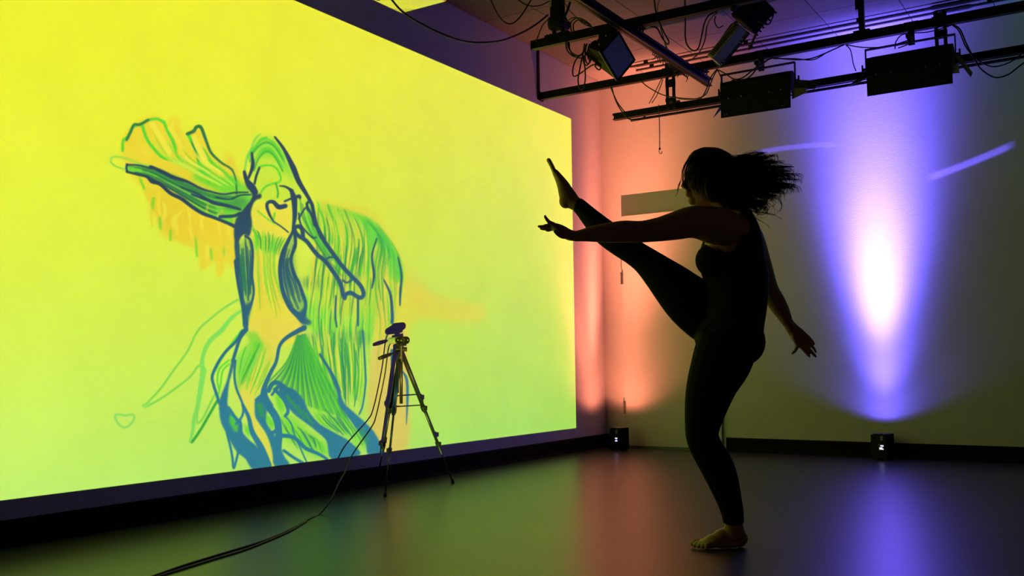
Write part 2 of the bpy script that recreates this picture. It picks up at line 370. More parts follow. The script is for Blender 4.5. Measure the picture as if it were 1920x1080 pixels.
    hatch(z5((1400, 470), (1360, 800), (1400, 1100), (1330, 1700)), z5((1560, 640), (1550, 900), (1540, 1200), (1500, 1800)), 22, [(228, 200, 50), GR, (214, 196, 60), GD], a=(0.3, 0.7), jit=2, t0=(0, 0.6), t1=(0.3, 1.0), wd=(1.0, 2.2))
    # --- outstretched arm with its trails
    fill(z4((150, 520), (330, 530), (520, 600), (700, 690), (900, 740), (1060, 720), (1080, 800), (980, 940), (900, 950), (720, 870), (520, 720), (340, 620), (150, 570)), GR, 0.85, 2)
    fill(z4((640, 620), (700, 500), (760, 520), (830, 600), (960, 600), (1000, 640), (1070, 690), (1050, 720), (900, 740), (760, 680)), GR, 0.8, 4)
    fill(z4((420, 580), (600, 640), (760, 720), (1000, 760), (1060, 790), (960, 860), (760, 800), (560, 680)), 'dg', 0.55, 4)
    fill(z4((1110, 400), (1200, 330), (1290, 380), (1360, 520), (1400, 640), (1340, 560), (1260, 470), (1150, 450)), GR, 0.75, 4)
    for p, wd, c, a in [
        (z4((120, 410), (122, 340), (160, 300), (190, 240), (240, 215), (310, 182), (380, 172), (430, 205), (455, 260), (490, 330), (520, 395)), 4, GR, 0.9),
        (z4((150, 330), (180, 270), (205, 215), (250, 215), (310, 180)), 4, 'dg', 0.8),
        (z4((270, 230), (300, 320), (350, 390), (420, 460), (500, 480), (580, 520), (650, 560), (740, 610)), 5, GR, 0.9),
        (z4((430, 190), (460, 270), (500, 340), (520, 430), (560, 490)), 4, GR, 0.85),
        (z4((610, 290), (650, 370), (680, 440), (700, 520), (740, 600), (760, 640)), 6, GR, 0.95),
        (z4((640, 350), (665, 410), (690, 480)), 3, 'dg', 0.7),
        (z4((605, 285), (655, 262), (670, 235), (705, 232), (735, 305), (770, 400), (795, 440), (860, 500), (925, 540), (950, 570), (970, 640), (975, 740)), [5, 5, 5, 5, 4, 4, 3, 3, 2, 2], 'dg', 0.85),
        (z4((1150, 288), (1110, 325), (1085, 395), (1055, 450), (1042, 520), (1032, 570)), 3, PG, 0.9),
        (z4((1200, 310), (1150, 330), (1115, 390), (1075, 440)), 3, GR, 0.9),
        (z4((1140, 530), (1200, 520), (1260, 530), (1300, 590), (1300, 640), (1240, 660), (1190, 680), (1160, 720)), 3, GR, 0.9),
        (z4((30, 492), (38, 462), (80, 455), (180, 480), (260, 512), (340, 530)), 2.2, PG, 0.9),
        (z4((30, 492), (62, 525), (130, 548)), 2.2, PG, 0.9),
        (z4((1270, 660), (1285, 720), (1280, 760)), 2.5, GD, 0.8), (z4((1260, 880), (1250, 930)), 3, GR, 0.8),
        (z4((1130, 860), (1190, 910), (1260, 960)), 2, GR, 0.7),
        (z4((250, 620), (282, 695)), 4, GR, 0.6), (z4((352, 770), (342, 840)), 5, GR, 0.6), (z4((400, 920), (402, 990)), 5, GR, 0.55), (z4((480, 1010), (478, 1080)), 4, GR, 0.6),
        (z4((330, 620), (440, 650), (520, 700)), 3, YE, 0.8), (z4((290, 400), (300, 440)), 3, YE, 0.6),
        (z4((430, 810), (440, 880), (420, 920)), 4, YE, 0.7), (z4((560, 870), (500, 920), (500, 980)), 4, YE, 0.6), (z4((620, 990), (640, 1070)), 3, YE, 0.6),
        (z4((500, 190), (490, 240)), 4, YE, 0.7), (z4((340, 210), (400, 300), (470, 420)), 9, YE, 0.6), (z4((470, 240), (540, 330), (570, 410)), 7, YE, 0.5),
        (z4((660, 320), (700, 400), (740, 470)), 9, YE, 0.7),
        (z5((30, 430), (36, 560)), 4, GR, 0.6), (z5((140, 510), (150, 580)), 4, GR, 0.5), (z5((240, 500), (240, 550)), 3, GR, 0.5), (z5((120, 480), (110, 580)), 4, YE, 0.6),
    ]: stroke(p, wd, c, a)
    hatch(z4((160, 520), (340, 545), (560, 640), (800, 725), (1050, 725)), z4((165, 565), (340, 625), (560, 750), (800, 890), (980, 930)), 15, ['dg', 'dk', GR, 'dg', (150, 226, 60)], a=(0.5, 0.9), jit=1, t0=(0, 0.45), t1=(0.7, 1.0), wd=(1.2, 2.6))
    hatch(z4((280, 240), (420, 450), (640, 570), (900, 700)), z4((700, 250), (790, 450), (900, 560), (1040, 700)), 16, [(206, 230, 44), GR, (240, 236, 70), (150, 222, 50)], a=(0.35, 0.7), jit=2, t0=(0, 0.5), t1=(0.6, 1.0), wd=(2, 5))
    for q in range(6):
        o_ = 22 * q
        stroke(z4((1062 + o_ * 0.5, 470 + o_), (1100 + o_ * 0.4, 390 + o_), (1170 + o_ * 0.2, 330 + o_), (1250, 345 + o_ * 1.1), (1330 - o_ * 0.1, 460 + o_ * 1.2)), 2.2, [GR, GD, (170, 228, 50)][q % 3], 0.8)
    hatch(z5((800, 120), (830, 300), (960, 520), (1140, 760)), z5((880, 160), (930, 330), (1030, 520), (1230, 780)), 12, [GR, GD, 'dg'], a=(0.5, 0.9), jit=1.5, wd=(1.2, 2.6))
    # drips under the arm
    for i in range(16):
        x = 470 - 13.0 * i + RNG.normal(0, 3); y = 395 + (440 - x) * -0.22 + RNG.random() * 40
        stroke([(x, y), (x - 2, y + 14), (x + 1, y + 26 + 14 * RNG.random())], [2, 4, 3], YE if i % 2 else (230, 200, 40), 0.55)
    # --- pale loops on the left
    for p, wd, c in [
        (z6((985, 8), (880, 70), (780, 150), (700, 220), (650, 300), (610, 390), (500, 540), (400, 680), (285, 810), (420, 740), (560, 640), (640, 570), (680, 510), (720, 505), (742, 545)), 3, PG),
        (z6((1005, 92), (930, 150), (860, 240), (780, 310), (730, 400), (715, 490), (722, 560), (700, 700), (680, 820), (655, 900), (645, 1000), (622, 1070)), [4, 6, 8, 7, 6, 7, 9, 8, 7, 6, 5, 3], (128, 222, 84)),
        (z6((640, 1075), (700, 990), (770, 870), (830, 765)), 4, GD), (z6((680, 840), (680, 930), (720, 900), (770, 800), (810, 720)), 3, PG),
        (z6((60, 890), (80, 868), (140, 877), (195, 868), (206, 900), (170, 950), (130, 966), (90, 940), (60, 890)), 3.5, (140, 220, 96)),
        (z6((280, 800), (300, 800)), 6, (140, 224, 88)),
        (z6((920, 460), (850, 520), (830, 600), (840, 680)), 2.5, GR), (z6((920, 490), (870, 540), (855, 640), (835, 740)), 2.5, GR), (z6((1010, 240), (920, 360), (850, 470), (815, 540)), 3, GR),
    ]: stroke(p, wd, c, 0.9)
    # --- dark and teal brush shapes
    fill(z5((395, 0), (430, 0), (475, 60), (480, 98), (512, 92), (522, 122), (470, 150), (442, 230), (450, 320), (430, 410), (385, 400), (345, 470), (352, 560), (332, 610), (318, 480), (318, 330), (345, 260), (400, 190), (440, 140), (448, 95), (410, 45)), 'dk', 1, 1)
    fill(z5((388, 930), (450, 900), (432, 1000), (412, 1085), (396, 1085)), 'dk', 0.95, 1.5)
    hatch(z5((345, 430), (345, 620), (370, 820), (395, 960)), z5((425, 420), (450, 560), (450, 760), (440, 900)), 11, ['dk', 'dg', 'dk'], a=(0.6, 1), jit=1.2, wd=(1.5, 3))
    fill(z5((340, 480), (430, 420), (455, 700), (450, 880), (390, 960), (350, 760)), 'dg', 0.35, 3)
    fill(z5((720, 460), (770, 400), (775, 560), (800, 760), (850, 900), (825, 1040), (740, 950), (670, 780), (665, 620)), 'dg', 0.35, 3)
    hatch(z5((715, 470), (670, 640), (700, 860), (790, 1000)), z5((770, 480), (750, 620), (820, 800), (840, 980)), 11, ['dk', 'dg', 'dk'], a=(0.6, 1), jit=1.2, wd=(1.5, 3))
    fill(z5((740, 940), (800, 980), (850, 940), (850, 1010), (900, 1060), (840, 1080), (800, 1040)), 'dk', 0.95, 1.5)
    T1 = z7((300, 215), (322, 230), (282, 380), (268, 500), (275, 590), (330, 660), (370, 700), (380, 760), (430, 820), (490, 870), (545, 940), (572, 1022), (458, 1040), (400, 960), (330, 900), (258, 770), (215, 680), (203, 560), (220, 480), (260, 380))
    T2 = z7((468, 560), (480, 510), (530, 478), (540, 560), (560, 600), (560, 690), (610, 770), (655, 840), (690, 940), (728, 1003), (620, 1015), (600, 900), (560, 780), (500, 690), (474, 640))
    T4 = z7((680, 415), (760, 438), (830, 510), (880, 610), (960, 700), (1080, 770), (1180, 830), (1260, 930), (1050, 965), (1010, 830), (940, 760), (850, 690), (760, 620), (700, 540), (650, 450))
    T5 = z7((1000, 250), (1060, 340), (1105, 440), (1140, 540), (1200, 600), (1290, 680), (1350, 740), (1390, 800), (1415, 860), (1425, 915), (1320, 925), (1300, 840), (1220, 720), (1150, 620), (1105, 560), (1080, 440))
    for T in (T1, T2, T4, T5): fill(T, 'dk', 1, 1)
    fill(z7((290, 620), (340, 660), (340, 760), (310, 740), (280, 680)), GR, 0.8, 2); fill(z7((390, 690), (430, 740), (440, 800), (400, 760)), GR, 0.8, 2)
    fill(z7((480, 560), (520, 540), (540, 640), (510, 640)), GD, 0.7, 2); fill(z7((620, 480), (660, 480), (700, 590), (650, 600)), GR, 0.75, 3)
    fill(z7((1240, 720), (1290, 750), (1330, 840), (1280, 850)), GD, 0.5, 4); fill(z7((560, 620), (620, 690), (600, 740), (560, 680)), GR, 0.8, 2)
    for i in range(9):
        x, y = 700 + 22 * i, 470 + 20 * i + 30 * RNG.random()
        stroke(z7((x, y), (x + 20, y + 30), (x + 26, y + 60)), 2, GD, 0.6)
    for p, wd in [
        (z5((332, 600), (342, 720), (365, 850), (390, 960), (402, 1080)), [8, 6, 6, 8, 9]), (z5((400, 410), (440, 445), (456, 540), (450, 700), (463, 820), (450, 900), (420, 990)), 3.5),
        (z5((760, 370), (720, 450), (680, 540), (660, 640), (665, 740), (690, 850), (740, 950), (800, 1010), (830, 1045)), [4, 6, 7, 6, 6, 7, 8, 9, 8]), (z5((770, 380), (775, 480), (742, 580), (765, 690), (800, 760), (830, 840), (852, 920), (842, 1000), (826, 1045)), 5),
        (z4((1262, 308), (1330, 400), (1400, 540), (1440, 640), (1500, 740), (1540, 820), (1570, 960), (1615, 1060)), [3, 5, 9, 8, 6, 5, 6, 7]),
        (z5((970, 410), (1000, 460), (1060, 545), (1130, 640), (1200, 715), (1262, 780), (1287, 840), (1270, 872), (1240, 865), (1190, 836), (1152, 850), (1145, 876), (1130, 840), (1110, 760), (1060, 680), (1000, 600), (930, 540), (860, 450), (800, 410), (778, 385), (768, 352), (800, 338), (826, 362), (832, 410)), 6.5),
        (z5((1000, 590), (1030, 570), (1055, 570)), 2.5), (z5((1130, 740), (1160, 760), (1200, 740)), 2.5),
        (z5((745, 70), (765, 130), (770, 200), (770, 270), (762, 330), (758, 385)), [6, 10, 8, 7, 5, 5]), (z5((750, 70), (700, 40), (660, 35)), [5, 3, 2]), (z5((765, 130), (800, 110), (808, 120)), 5),
        (z5((880, 145), (862, 180), (900, 260), (920, 330), (905, 180), (880, 145)), 4), (z5((800, 240), (820, 330), (900, 420), (930, 420)), 2.5), (z5((800, 280), (850, 200), (870, 220)), 2.5),
        (z4((1088, 425), (1096, 520), (1066, 612)), [3, 6, 4]), (z4((1145, 540), (1122, 600), (1110, 655)), 3.5), (z4((1032, 570), (1050, 630), (1095, 680), (1112, 720)), [5, 7, 8, 10]),
        (z4((1340, 825), (1290, 832), (1250, 795), (1212, 798), (1202, 830), (1222, 890), (1250, 940)), [7, 8, 6, 5, 5, 4, 2]), (z4((1250, 940), (1310, 980), (1362, 1022)), 2), (z4((1380, 770), (1335, 790)), 3),
        (z4((150, 568), (240, 590), (300, 605), (340, 640), (400, 662), (480, 730), (560, 770), (640, 830), (720, 880), (800, 910), (900, 950), (960, 978)), [3, 4, 4, 7, 5, 6, 6, 6, 6, 5, 5, 6]), (z4((152, 512), (148, 540), (155, 570)), 3),
        (z4((330, 530), (420, 570), (500, 610), (600, 640), (700, 690), (800, 722), (880, 737), (960, 725), (1060, 722)), [5, 6, 6, 4, 3, 2.5, 2.5, 2.5, 2]), (z4((640, 740), (760, 780), (800, 800), (900, 822), (1000, 850)), [3, 5, 6, 5, 4]), (z4((560, 685), (680, 730), (780, 790)), 2.5), (z4((850, 905), (950, 900), (1000, 880)), 5),
        (z4((820, 760), (920, 775), (1000, 745), (1080, 740)), 2.2), (z4((150, 515), (240, 520), (340, 545)), 2.5),
        (z7((380, 0), (330, 80), (250, 160), (190, 250), (152, 340), (160, 400), (185, 480), (206, 545)), 4.5), (z7((405, -10), (360, 60), (320, 180), (305, 230)), [8, 5, 5, 5]),
        (z7((325, 225), (318, 330), (332, 430), (382, 560), (376, 640), (330, 700)), 3.5), (z7((382, 560), (425, 650), (452, 760), (520, 880), (570, 1010)), [5, 6, 8, 10, 12]), (z7((275, 580), (330, 660), (362, 690), (365, 790)), 5), (z7((262, 770), (290, 880), (304, 960), (312, 1030), (330, 980), (350, 895)), 3.5),
        (z7((840, -20), (780, 10), (700, 60), (655, 120), (632, 230), (592, 310), (552, 400), (540, 470), (560, 550), (605, 610), (640, 680), (652, 790), (648, 870)), [9, 7, 6, 5, 5, 6, 7, 11, 12, 12, 12, 11, 10]),
        (z7((575, 450), (600, 400), (640, 390), (690, 420)), 7), (z7((620, 440), (690, 520), (720, 600), (700, 640)), 5), (z7((600, 480), (650, 420), (700, 470)), 4), (z7((480, 520), (540, 480), (600, 560)), 4),
        (z7((640, 785), (760, 800), (850, 880), (940, 920), (1012, 962)), [7, 6, 6, 5, 4]), (z7((690, 900), (760, 950), (830, 992)), 4.5), (z7((700, 640), (745, 700), (765, 770), (830, 920), (860, 985)), 2), (z7((600, 770), (640, 740), (650, 700)), 6),
        (z5((1545, 570), (1572, 700), (1562, 830), (1560, 930)), [2, 3, 3.5, 2]), (z5((1440, 740), (1488, 850), (1502, 1000), (1500, 1060)), [2, 4, 5, 5]), (z5((1385, 430), (1350, 560), (1366, 700), (1350, 800)), [2, 3, 4, 2]), (z5((1245, 860), (1245, 1080)), 3),
        (z5((1080, 860), (1075, 1000), (1085, 1090)), 2.5), (z7((1282, 0), (1300, 300), (1302, 400), (1280, 560), (1255, 625)), 2.5), (z7((1575, 300), (1610, 365), (1616, 500), (1608, 700)), [2, 4, 4, 1]),
        (z7((1500, 150), (1500, 330), (1470, 560), (1440, 860)), [5, 4, 3, 3]), (z7((960, 180), (1060, 340), (1110, 460)), 4),
    ]: stroke(p, wd, 'dk', 0.97, 1.0)
    hatch(z7((1310, 20), (1330, 330), (1310, 640)), z7((1430, 20), (1440, 330), (1350, 700)), 9, [(214, 196, 60), (226, 206, 80)], a=(0.3, 0.6), jit=1)
    return np.clip(img, 0, 255) / 255.0

def projector_lamp():
    pic = draw_picture()
    TWd, THt = 1800, 930                       # texels over the lit rectangle of the wall
    Y = SCR_Y0 + (np.arange(TWd) + 0.5) / TWd * (SCR_Y1 - SCR_Y0)
    Zz = SCR_Z0 + (np.arange(THt) + 0.5) / THt * (SCR_Z1 - SCR_Z0)
    YY, ZZ = np.meshgrid(Y, Zz)
    D = np.stack([np.full_like(YY, XL), YY, ZZ], -1) - CAM
    zc = D @ FW
    px = np.clip(960 + F_PX * (D @ RT) / zc, 0, PW - 1.01); py = np.clip(540 - F_PX * (D @ UP) / zc, 0, PH - 1.01)
    xi, yi = px.astype(int), py.astype(int); fx, fy = (px - xi)[..., None], (py - yi)[..., None]
    s = (pic[yi, xi] * (1 - fx) + pic[yi, xi + 1] * fx) * (1 - fy) + (pic[yi + 1, xi] * (1 - fx) + pic[yi + 1, xi + 1] * fx) * fy
    lin = np.where(s <= 0.04045, s / 12.92, ((s + 0.055) / 1.055) ** 2.4)
    V = np.stack([np.full_like(YY, XL), YY, ZZ], -1) - PROJ
    r2 = (V ** 2).sum(-1); cosi = np.abs(V[..., 0]) / np.sqrt(r2)
    lin = lin * (r2 / cosi)[..., None] / WALL_ALBEDO / 60.0      # the lens evens the picture out over the slanted throw
    out = np.ones((THt, TWd, 4), np.float32); out[..., :3] = lin
    im = bpy.data.images.new('projected_picture', TWd, THt, alpha=True, float_buffer=True)
    im.pixels.foreach_set(out.ravel()); im.update()
    cs = np.array([(XL, y, z) for y in (SCR_Y0, SCR_Y1) for z in (SCR_Z0, SCR_Z1)]) - PROJ; cs /= np.linalg.norm(cs, axis=1)[:, None]
    axis = cs.mean(0); axis /= np.linalg.norm(axis)
    for _ in range(200):                                  # smallest cone that holds the four corners of the picture
        far = cs[np.argmin(cs @ axis)]; axis = axis + 0.02 * far; axis /= np.linalg.norm(axis)
    o, L = spot('projector_beam', PROJ, axis, 2 * math.degrees(math.acos((cs @ axis).min())) + 1.0, 60.0)
    n = LN(L)
    t = n.m('DIVIDE', float(XL - PROJ[0]), n.d[0])
    hy = n.m('ADD', n.m('MULTIPLY', t, n.d[1]), float(PROJ[1])); hz = n.m('ADD', n.m('MULTIPLY', t, n.d[2]), float(PROJ[2]))
    cx = n.nt.nodes.new('ShaderNodeCombineXYZ')
    n.link(n.m('DIVIDE', n.m('SUBTRACT', hy, SCR_Y0), SCR_Y1 - SCR_Y0), cx.inputs[0]); n.link(n.m('DIVIDE', n.m('SUBTRACT', hz, SCR_Z0), SCR_Z1 - SCR_Z0), cx.inputs[1])
    ti = n.nt.nodes.new('ShaderNodeTexImage'); ti.image = im; ti.extension = 'CLIP'; ti.interpolation = 'Linear'
    n.link(cx.outputs[0], ti.inputs[0]); n.link(ti.outputs['Color'], n.em.inputs['Color']); n.em.inputs['Strength'].default_value = PROJ_GAIN
    # the beam only leaves towards the left wall
    return o
PROJ_GAIN = 0.99
projector_lamp()

# ------------------------------------------------------------------ the setting
def slab(name, lo, hi, m): return MB().box((np.array(lo) + np.array(hi)) / 2, np.array(hi) - np.array(lo)).build(name, m)
struct(slab('floor', (XL - 0.1, YF, -0.08), (XR, YB + 0.1, 0.0), 'floor'), 'dark glossy vinyl dance studio floor', 'floor')
struct(slab('wall_left', (XL - 0.12, YF, 0.0), (XL, YB + 0.12, H), 'wall'), 'painted side wall carrying the yellow projection', 'wall')
struct(slab('wall_back', (XL, YB, 0.0), (XR, YB + 0.12, H), 'wall'), 'painted back wall with pink and violet uplighting', 'wall')
ceiling = struct(slab('ceiling', (XL - 0.12, YF, H + 0.006), (XR, YB + 0.12, H + 0.1), 'ceilgap'), 'dark suspended tile ceiling above the lighting rails', 'ceiling')
TX, TY = 0.577, 0.64
tile_me = None
x0, y0 = -1.295 - TX * 5, 7.25
for i in range(-1, 10):
    for j in range(-2, 8):
        xa, xb = max(x0 + i * TX, XL + 0.002), x0 + (i + 1) * TX
        yb_, ya = min(y0 - j * TY, YB - 0.002), y0 - (j + 1) * TY
        if xb - xa < 0.05 or yb_ - ya < 0.05: continue
        g = 0.004; c = ((xa + xb) / 2, (ya + yb_) / 2, H); full = abs(xb - xa - TX) < 1e-6 and abs(yb_ - ya - TY) < 1e-6
        if full and tile_me is not None:
            ob = bpy.data.objects.new('ceiling_tile', tile_me); COL.objects.link(ob); ob.location = c
            ob.parent = ceiling; ob.matrix_parent_inverse = ceiling.matrix_world.inverted()
        else:
            ob = MB().bbox((0, 0, 0.003), (xb - xa - g, yb_ - ya - g, 0.012), 0.003).build('ceiling_tile', 'ceil', ceiling, origin=None)
            ob.location = c
            if full: tile_me = ob.data
def baseboard(name, a, b, nrm, label):
    a, b, nrm = (np.array(k, float) for k in (a, b, nrm)); m = MB()
    prof = [(0, 0), (0.014, 0), (0.014, 0.008), (0.009, 0.02), (0.008, 0.108), (0.004, 0.116), (0, 0.118)]
    P = [[e + nrm * d + np.array([0, 0, h]) for d, h in prof] for e in (a, b)]; n = len(prof)
    m.add(P[0] + P[1], [tuple(range(n)), tuple(range(2 * n - 1, n - 1, -1))] + [(i, (i + 1) % n, (i + 1) % n + n, i + n) for i in range(n)])
    return struct(m.build(name, 'base'), label, 'baseboard')
baseboard('baseboard_left', (XL, YF, 0), (XL, YB, 0), (1, 0, 0), 'black rubber baseboard under the yellow projection')
DX0, DX1, DZ = -3.863, -2.955, 2.10
baseboard('baseboard_back', (DX1 + 0.03, YB, 0), (XR, YB, 0), (0, -1, 0), 'black rubber baseboard along the back wall behind the dancer')
baseboard('baseboard_corner', (XL + 0.014, YB, 0), (DX0 - 0.004, YB, 0), (0, -1, 0), 'short black baseboard between room corner and door')
# door leaf, proud of the wall
PROUD = 0.026
door = struct(MB().bbox(((DX0 + DX1) / 2, YB - PROUD / 2, (DZ + 0.02) / 2), (DX1 - DX0, PROUD, DZ - 0.02), 0.002).build('door_1', 'door'), 'plain flush door in the back wall beside the corner', 'door')
for hz in (0.36, 1.53):
    m = MB(); m.cyl((DX0 - 0.004, YB - PROUD - 0.004, hz - 0.055), (DX0 - 0.004, YB - PROUD - 0.004, hz + 0.055), 0.008, 10)
    m.box((DX0 + 0.006, YB - PROUD - 0.002, hz), (0.016, 0.004, 0.11)); m.build('hinge', 'steel', door)
m = MB(); m.cyl((DX1 - 0.07, YB - PROUD - 0.003, 1.0), (DX1 - 0.07, YB - PROUD - 0.05, 1.0), 0.011, 12); m.tube([(DX1 - 0.07, YB - PROUD - 0.05, 1.0), (DX1 - 0.19, YB - PROUD - 0.05, 1.0)], 0.01, 10); m.cyl((DX1 - 0.07, YB - PROUD, 1.0), (DX1 - 0.07, YB - PROUD - 0.008, 1.0), 0.026, 18)
m.build('door_handle', 'steel', door)

# ------------------------------------------------------------------ battery uplights on the floor (each with its own lamp)
def uplight(pos, rot, label, color, lobes, cut, soft, axis, lamp_dy=0.0, digits=True, streaks=None, oval=(), unit=6.0):
    """wedge-topped black box with a lens plate, a small lit display and a folded foot bracket"""
    cx, cy = pos; t = thing('floor_uplight', label, 'uplight', (cx, cy, 0))
    c, s = math.cos(rot), math.sin(rot); R = np.array([[c, s, 0], [-s, c, 0], [0, 0, 1.0]])     # rows: local x (width), y (back), z
    o = np.array([cx, cy, 0.0]); loc = lambda x, y, z: o + np.array([x, y, z]) @ R
    m = MB(); W, Dp, hf, hb = 0.066, 0.056, 0.186, 0.196
    pts = [loc(-W, -Dp, 0.012), loc(W, -Dp, 0.012), loc(W, Dp, 0.012), loc(-W, Dp, 0.012), loc(-W * .97, -Dp * .97, hf), loc(W * .97, -Dp * .97, hf), loc(W * .97, Dp * .97, hb), loc(-W * .97, Dp * .97, hb)]
    m.add(pts, [(3, 2, 1, 0), (4, 5, 6, 7), (0, 1, 5, 4), (1, 2, 6, 5), (2, 3, 7, 6), (3, 0, 4, 7)])
    for z in (0.05, 0.085, 0.12):
        for sx in (-1, 1): m.box(loc(sx * (W + 0.002), 0, z), (0.008, Dp * 1.7, 0.010), R)
    m.build('body', 'black', t)
    for sx in (-1, 1):
        for sy in (-1, 1): MB().cyl(loc(sx * W * .75, sy * Dp * .7, 0), loc(sx * W * .75, sy * Dp * .7, 0.012), 0.012, 10).build('rubber_foot', 'cable', t)
    m = MB(); m.box(loc(0, 0, 0.1935), (W * 1.7, Dp * 1.65, 0.004), R); lp = m.build('lens_plate', 'lens', t)
    for ix in (-1, 0, 1):
        for iy in (-1, 0, 1): MB().cyl(loc(ix * 0.040, iy * 0.028, 0.195), loc(ix * 0.040, iy * 0.028, 0.199), 0.012, 12, 0.009).build('lens', 'panel', lp)
    MB().box(loc(0.030, -Dp - 0.001, 0.165), (0.022, 0.004, 0.034), R).build('printed_plate', 'label', t)
    dp = MB().bbox(loc(0.026, -Dp - 0.001, 0.095), (0.05, 0.005, 0.05), 0.0015, R).build('display', 'lens', t)
    m = MB(); x = 0.028
    if digits:
        m.box(loc(x, -Dp - 0.0045, 0.107), (0.026, 0.003, 0.008), R); m.box(loc(x, -Dp - 0.0045, 0.085), (0.026, 0.003, 0.008), R)
    else:
        m.box(loc(x + 0.004, -Dp - 0.0045, 0.108), (0.024, 0.003, 0.008), R); m.box(loc(x - 0.006, -Dp - 0.0045, 0.088), (0.022, 0.003, 0.014), R); m.box(loc(x + 0.008, -Dp - 0.0045, 0.084), (0.014, 0.003, 0.007), R)
    m.build('lit_digit', 'display', dp)
    MB().box(loc(x + 0.002, -Dp - 0.0042, 0.0965), (0.014, 0.003, 0.007), R).build('lit_digit', 'display2', dp)
    lp_ = np.array([cx, cy + lamp_dy, 0.206])
    lo, L = spot('uplight_lamp', lp_, axis, 2 * cut, unit); n = LN(L)
    k = beam_strength(n, axis, lobes, cut, soft, oval)
    if streaks:  # stray reflections on the wall, drawn into the beam pattern
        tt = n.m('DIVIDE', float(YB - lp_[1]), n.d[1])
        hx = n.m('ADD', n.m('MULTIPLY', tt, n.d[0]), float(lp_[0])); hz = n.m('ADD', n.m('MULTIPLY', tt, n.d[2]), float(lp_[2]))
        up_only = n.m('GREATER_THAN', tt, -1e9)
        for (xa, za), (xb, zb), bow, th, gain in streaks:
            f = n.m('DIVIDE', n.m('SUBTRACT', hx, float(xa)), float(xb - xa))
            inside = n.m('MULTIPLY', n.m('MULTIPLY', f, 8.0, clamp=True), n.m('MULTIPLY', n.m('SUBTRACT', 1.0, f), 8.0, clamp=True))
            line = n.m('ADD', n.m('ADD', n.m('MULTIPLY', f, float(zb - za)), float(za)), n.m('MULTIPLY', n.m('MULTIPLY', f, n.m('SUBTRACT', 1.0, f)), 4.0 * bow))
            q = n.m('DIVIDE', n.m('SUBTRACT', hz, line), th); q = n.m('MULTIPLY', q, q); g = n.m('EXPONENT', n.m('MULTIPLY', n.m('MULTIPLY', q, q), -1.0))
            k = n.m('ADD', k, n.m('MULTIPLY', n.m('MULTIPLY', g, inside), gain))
    n.link(n.m('DIVIDE', k, float(unit)), n.em.inputs['Strength']); n.em.inputs['Color'].default_value = (*color, 1)
    lo.parent = t; bpy.context.view_layer.update(); lo.matrix_parent_inverse = t.matrix_world.inverted()
    return t
uplight((-3.80, 7.625), math.radians(-22), 'small black floor uplight in the corner throwing pink light', (1.0, 0.24, 0.135), [(2.0, 38), (10, 14)], 77, 22, (0.0, 0.0, 1), oval=[(112, 0.07, 0.22, 0.05, 0.11), (14, 0.10, 0.34, -0.25, 0.28)])
def wallpt(x, y):
    p = on(x, y, 1, YB); return p[0], p[2]
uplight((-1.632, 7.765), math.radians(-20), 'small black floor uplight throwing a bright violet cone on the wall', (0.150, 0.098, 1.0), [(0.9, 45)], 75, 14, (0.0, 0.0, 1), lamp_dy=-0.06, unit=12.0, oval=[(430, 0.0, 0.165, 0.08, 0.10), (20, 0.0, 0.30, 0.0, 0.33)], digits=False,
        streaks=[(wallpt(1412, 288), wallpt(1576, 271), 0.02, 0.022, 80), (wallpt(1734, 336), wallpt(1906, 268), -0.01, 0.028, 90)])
uplight((0.55, 7.765), math.radians(-20), 'small black floor uplight throwing dim green light further along the wall', (0.10, 1.0, 0.45), [(24, 8), (3, 20)], 66, 10, (-0.16, 0.0, 1), lamp_dy=-0.06, unit=1.0)

# ------------------------------------------------------------------ lighting rails under the ceiling
def ibeam(m, a, b, h=0.062, w=0.042, t=0.007):
    a, b = np.array(a, float), np.array(b, float); d = b - a; L = np.linalg.norm(d); d /= L
    side = np.cross(d, (0, 0, 1.0)); side /= np.linalg.norm(side); R = np.array([d, side, (0, 0, 1.0)]); c = (a + b) / 2; up = np.array([0, 0, 1.0])
    m.box(c + up * (h - t) / 2, (L, w, t), R); m.box(c - up * (h - t) / 2, (L, w, t), R); m.box(c, (L, t, h), R)
    m.box(c + up * (h / 2 - t * 1.6) + side * (w / 2 - t / 4), (L, t / 2, t * 2), R); m.box(c + up * (h / 2 - t * 1.6) - side * (w / 2 - t / 4), (L, t / 2, t * 2), R)
    return m
GZ = 3.0
YA, YBm, YC = 5.66, 6.80, 6.95
railA = thing('lighting_rail', 'black steel lighting rail passing over the tilted square lamp', 'rail', (on(1000, 86, 2, GZ)[0], YA, GZ), 'lighting rails under the ceiling')
xa = on(1000, 86, 2, GZ)[0]
ibeam(MB(), (xa, YA, GZ), (2.6, YA, GZ)).build('beam', 'strut', railA)
MB().box((xa - 0.004, YA, GZ), (0.008, 0.044, 0.064)).build('end_cap', 'blackm', railA)
railB = thing('lighting_rail', 'long black steel lighting rail bolted to the projection wall', 'rail', (XL, YBm, GZ), 'lighting rails under the ceiling')
ibeam(MB(), (XL + 0.018, YBm, GZ), (2.8, YBm, GZ)).build('beam', 'strut', railB)
m = MB(); m.box((XL + 0.005, YBm - 0.03, GZ + 0.19), (0.010, 0.030, 0.44)); m.build('wall_strip', 'blackm', railB)  # upright dark strip on the wall, rail end up to ceiling
MB().box((XL + 0.012, YBm, GZ), (0.012, 0.06, 0.075)).build('end_plate', 'blackm', railB)
cz = on(1151, 220, 1, YC)[2]; cxs = on(1151, 220, 1, YC)[0]
railC = thing('lighting_rail', 'lower black steel lighting rail carrying the two long lamps', 'rail', (cxs, YC, cz), 'lighting rails under the ceiling')
ibeam(MB(), (cxs, YC, cz), (2.8, YC, cz), 0.052, 0.05).build('beam', 'strut', railC)
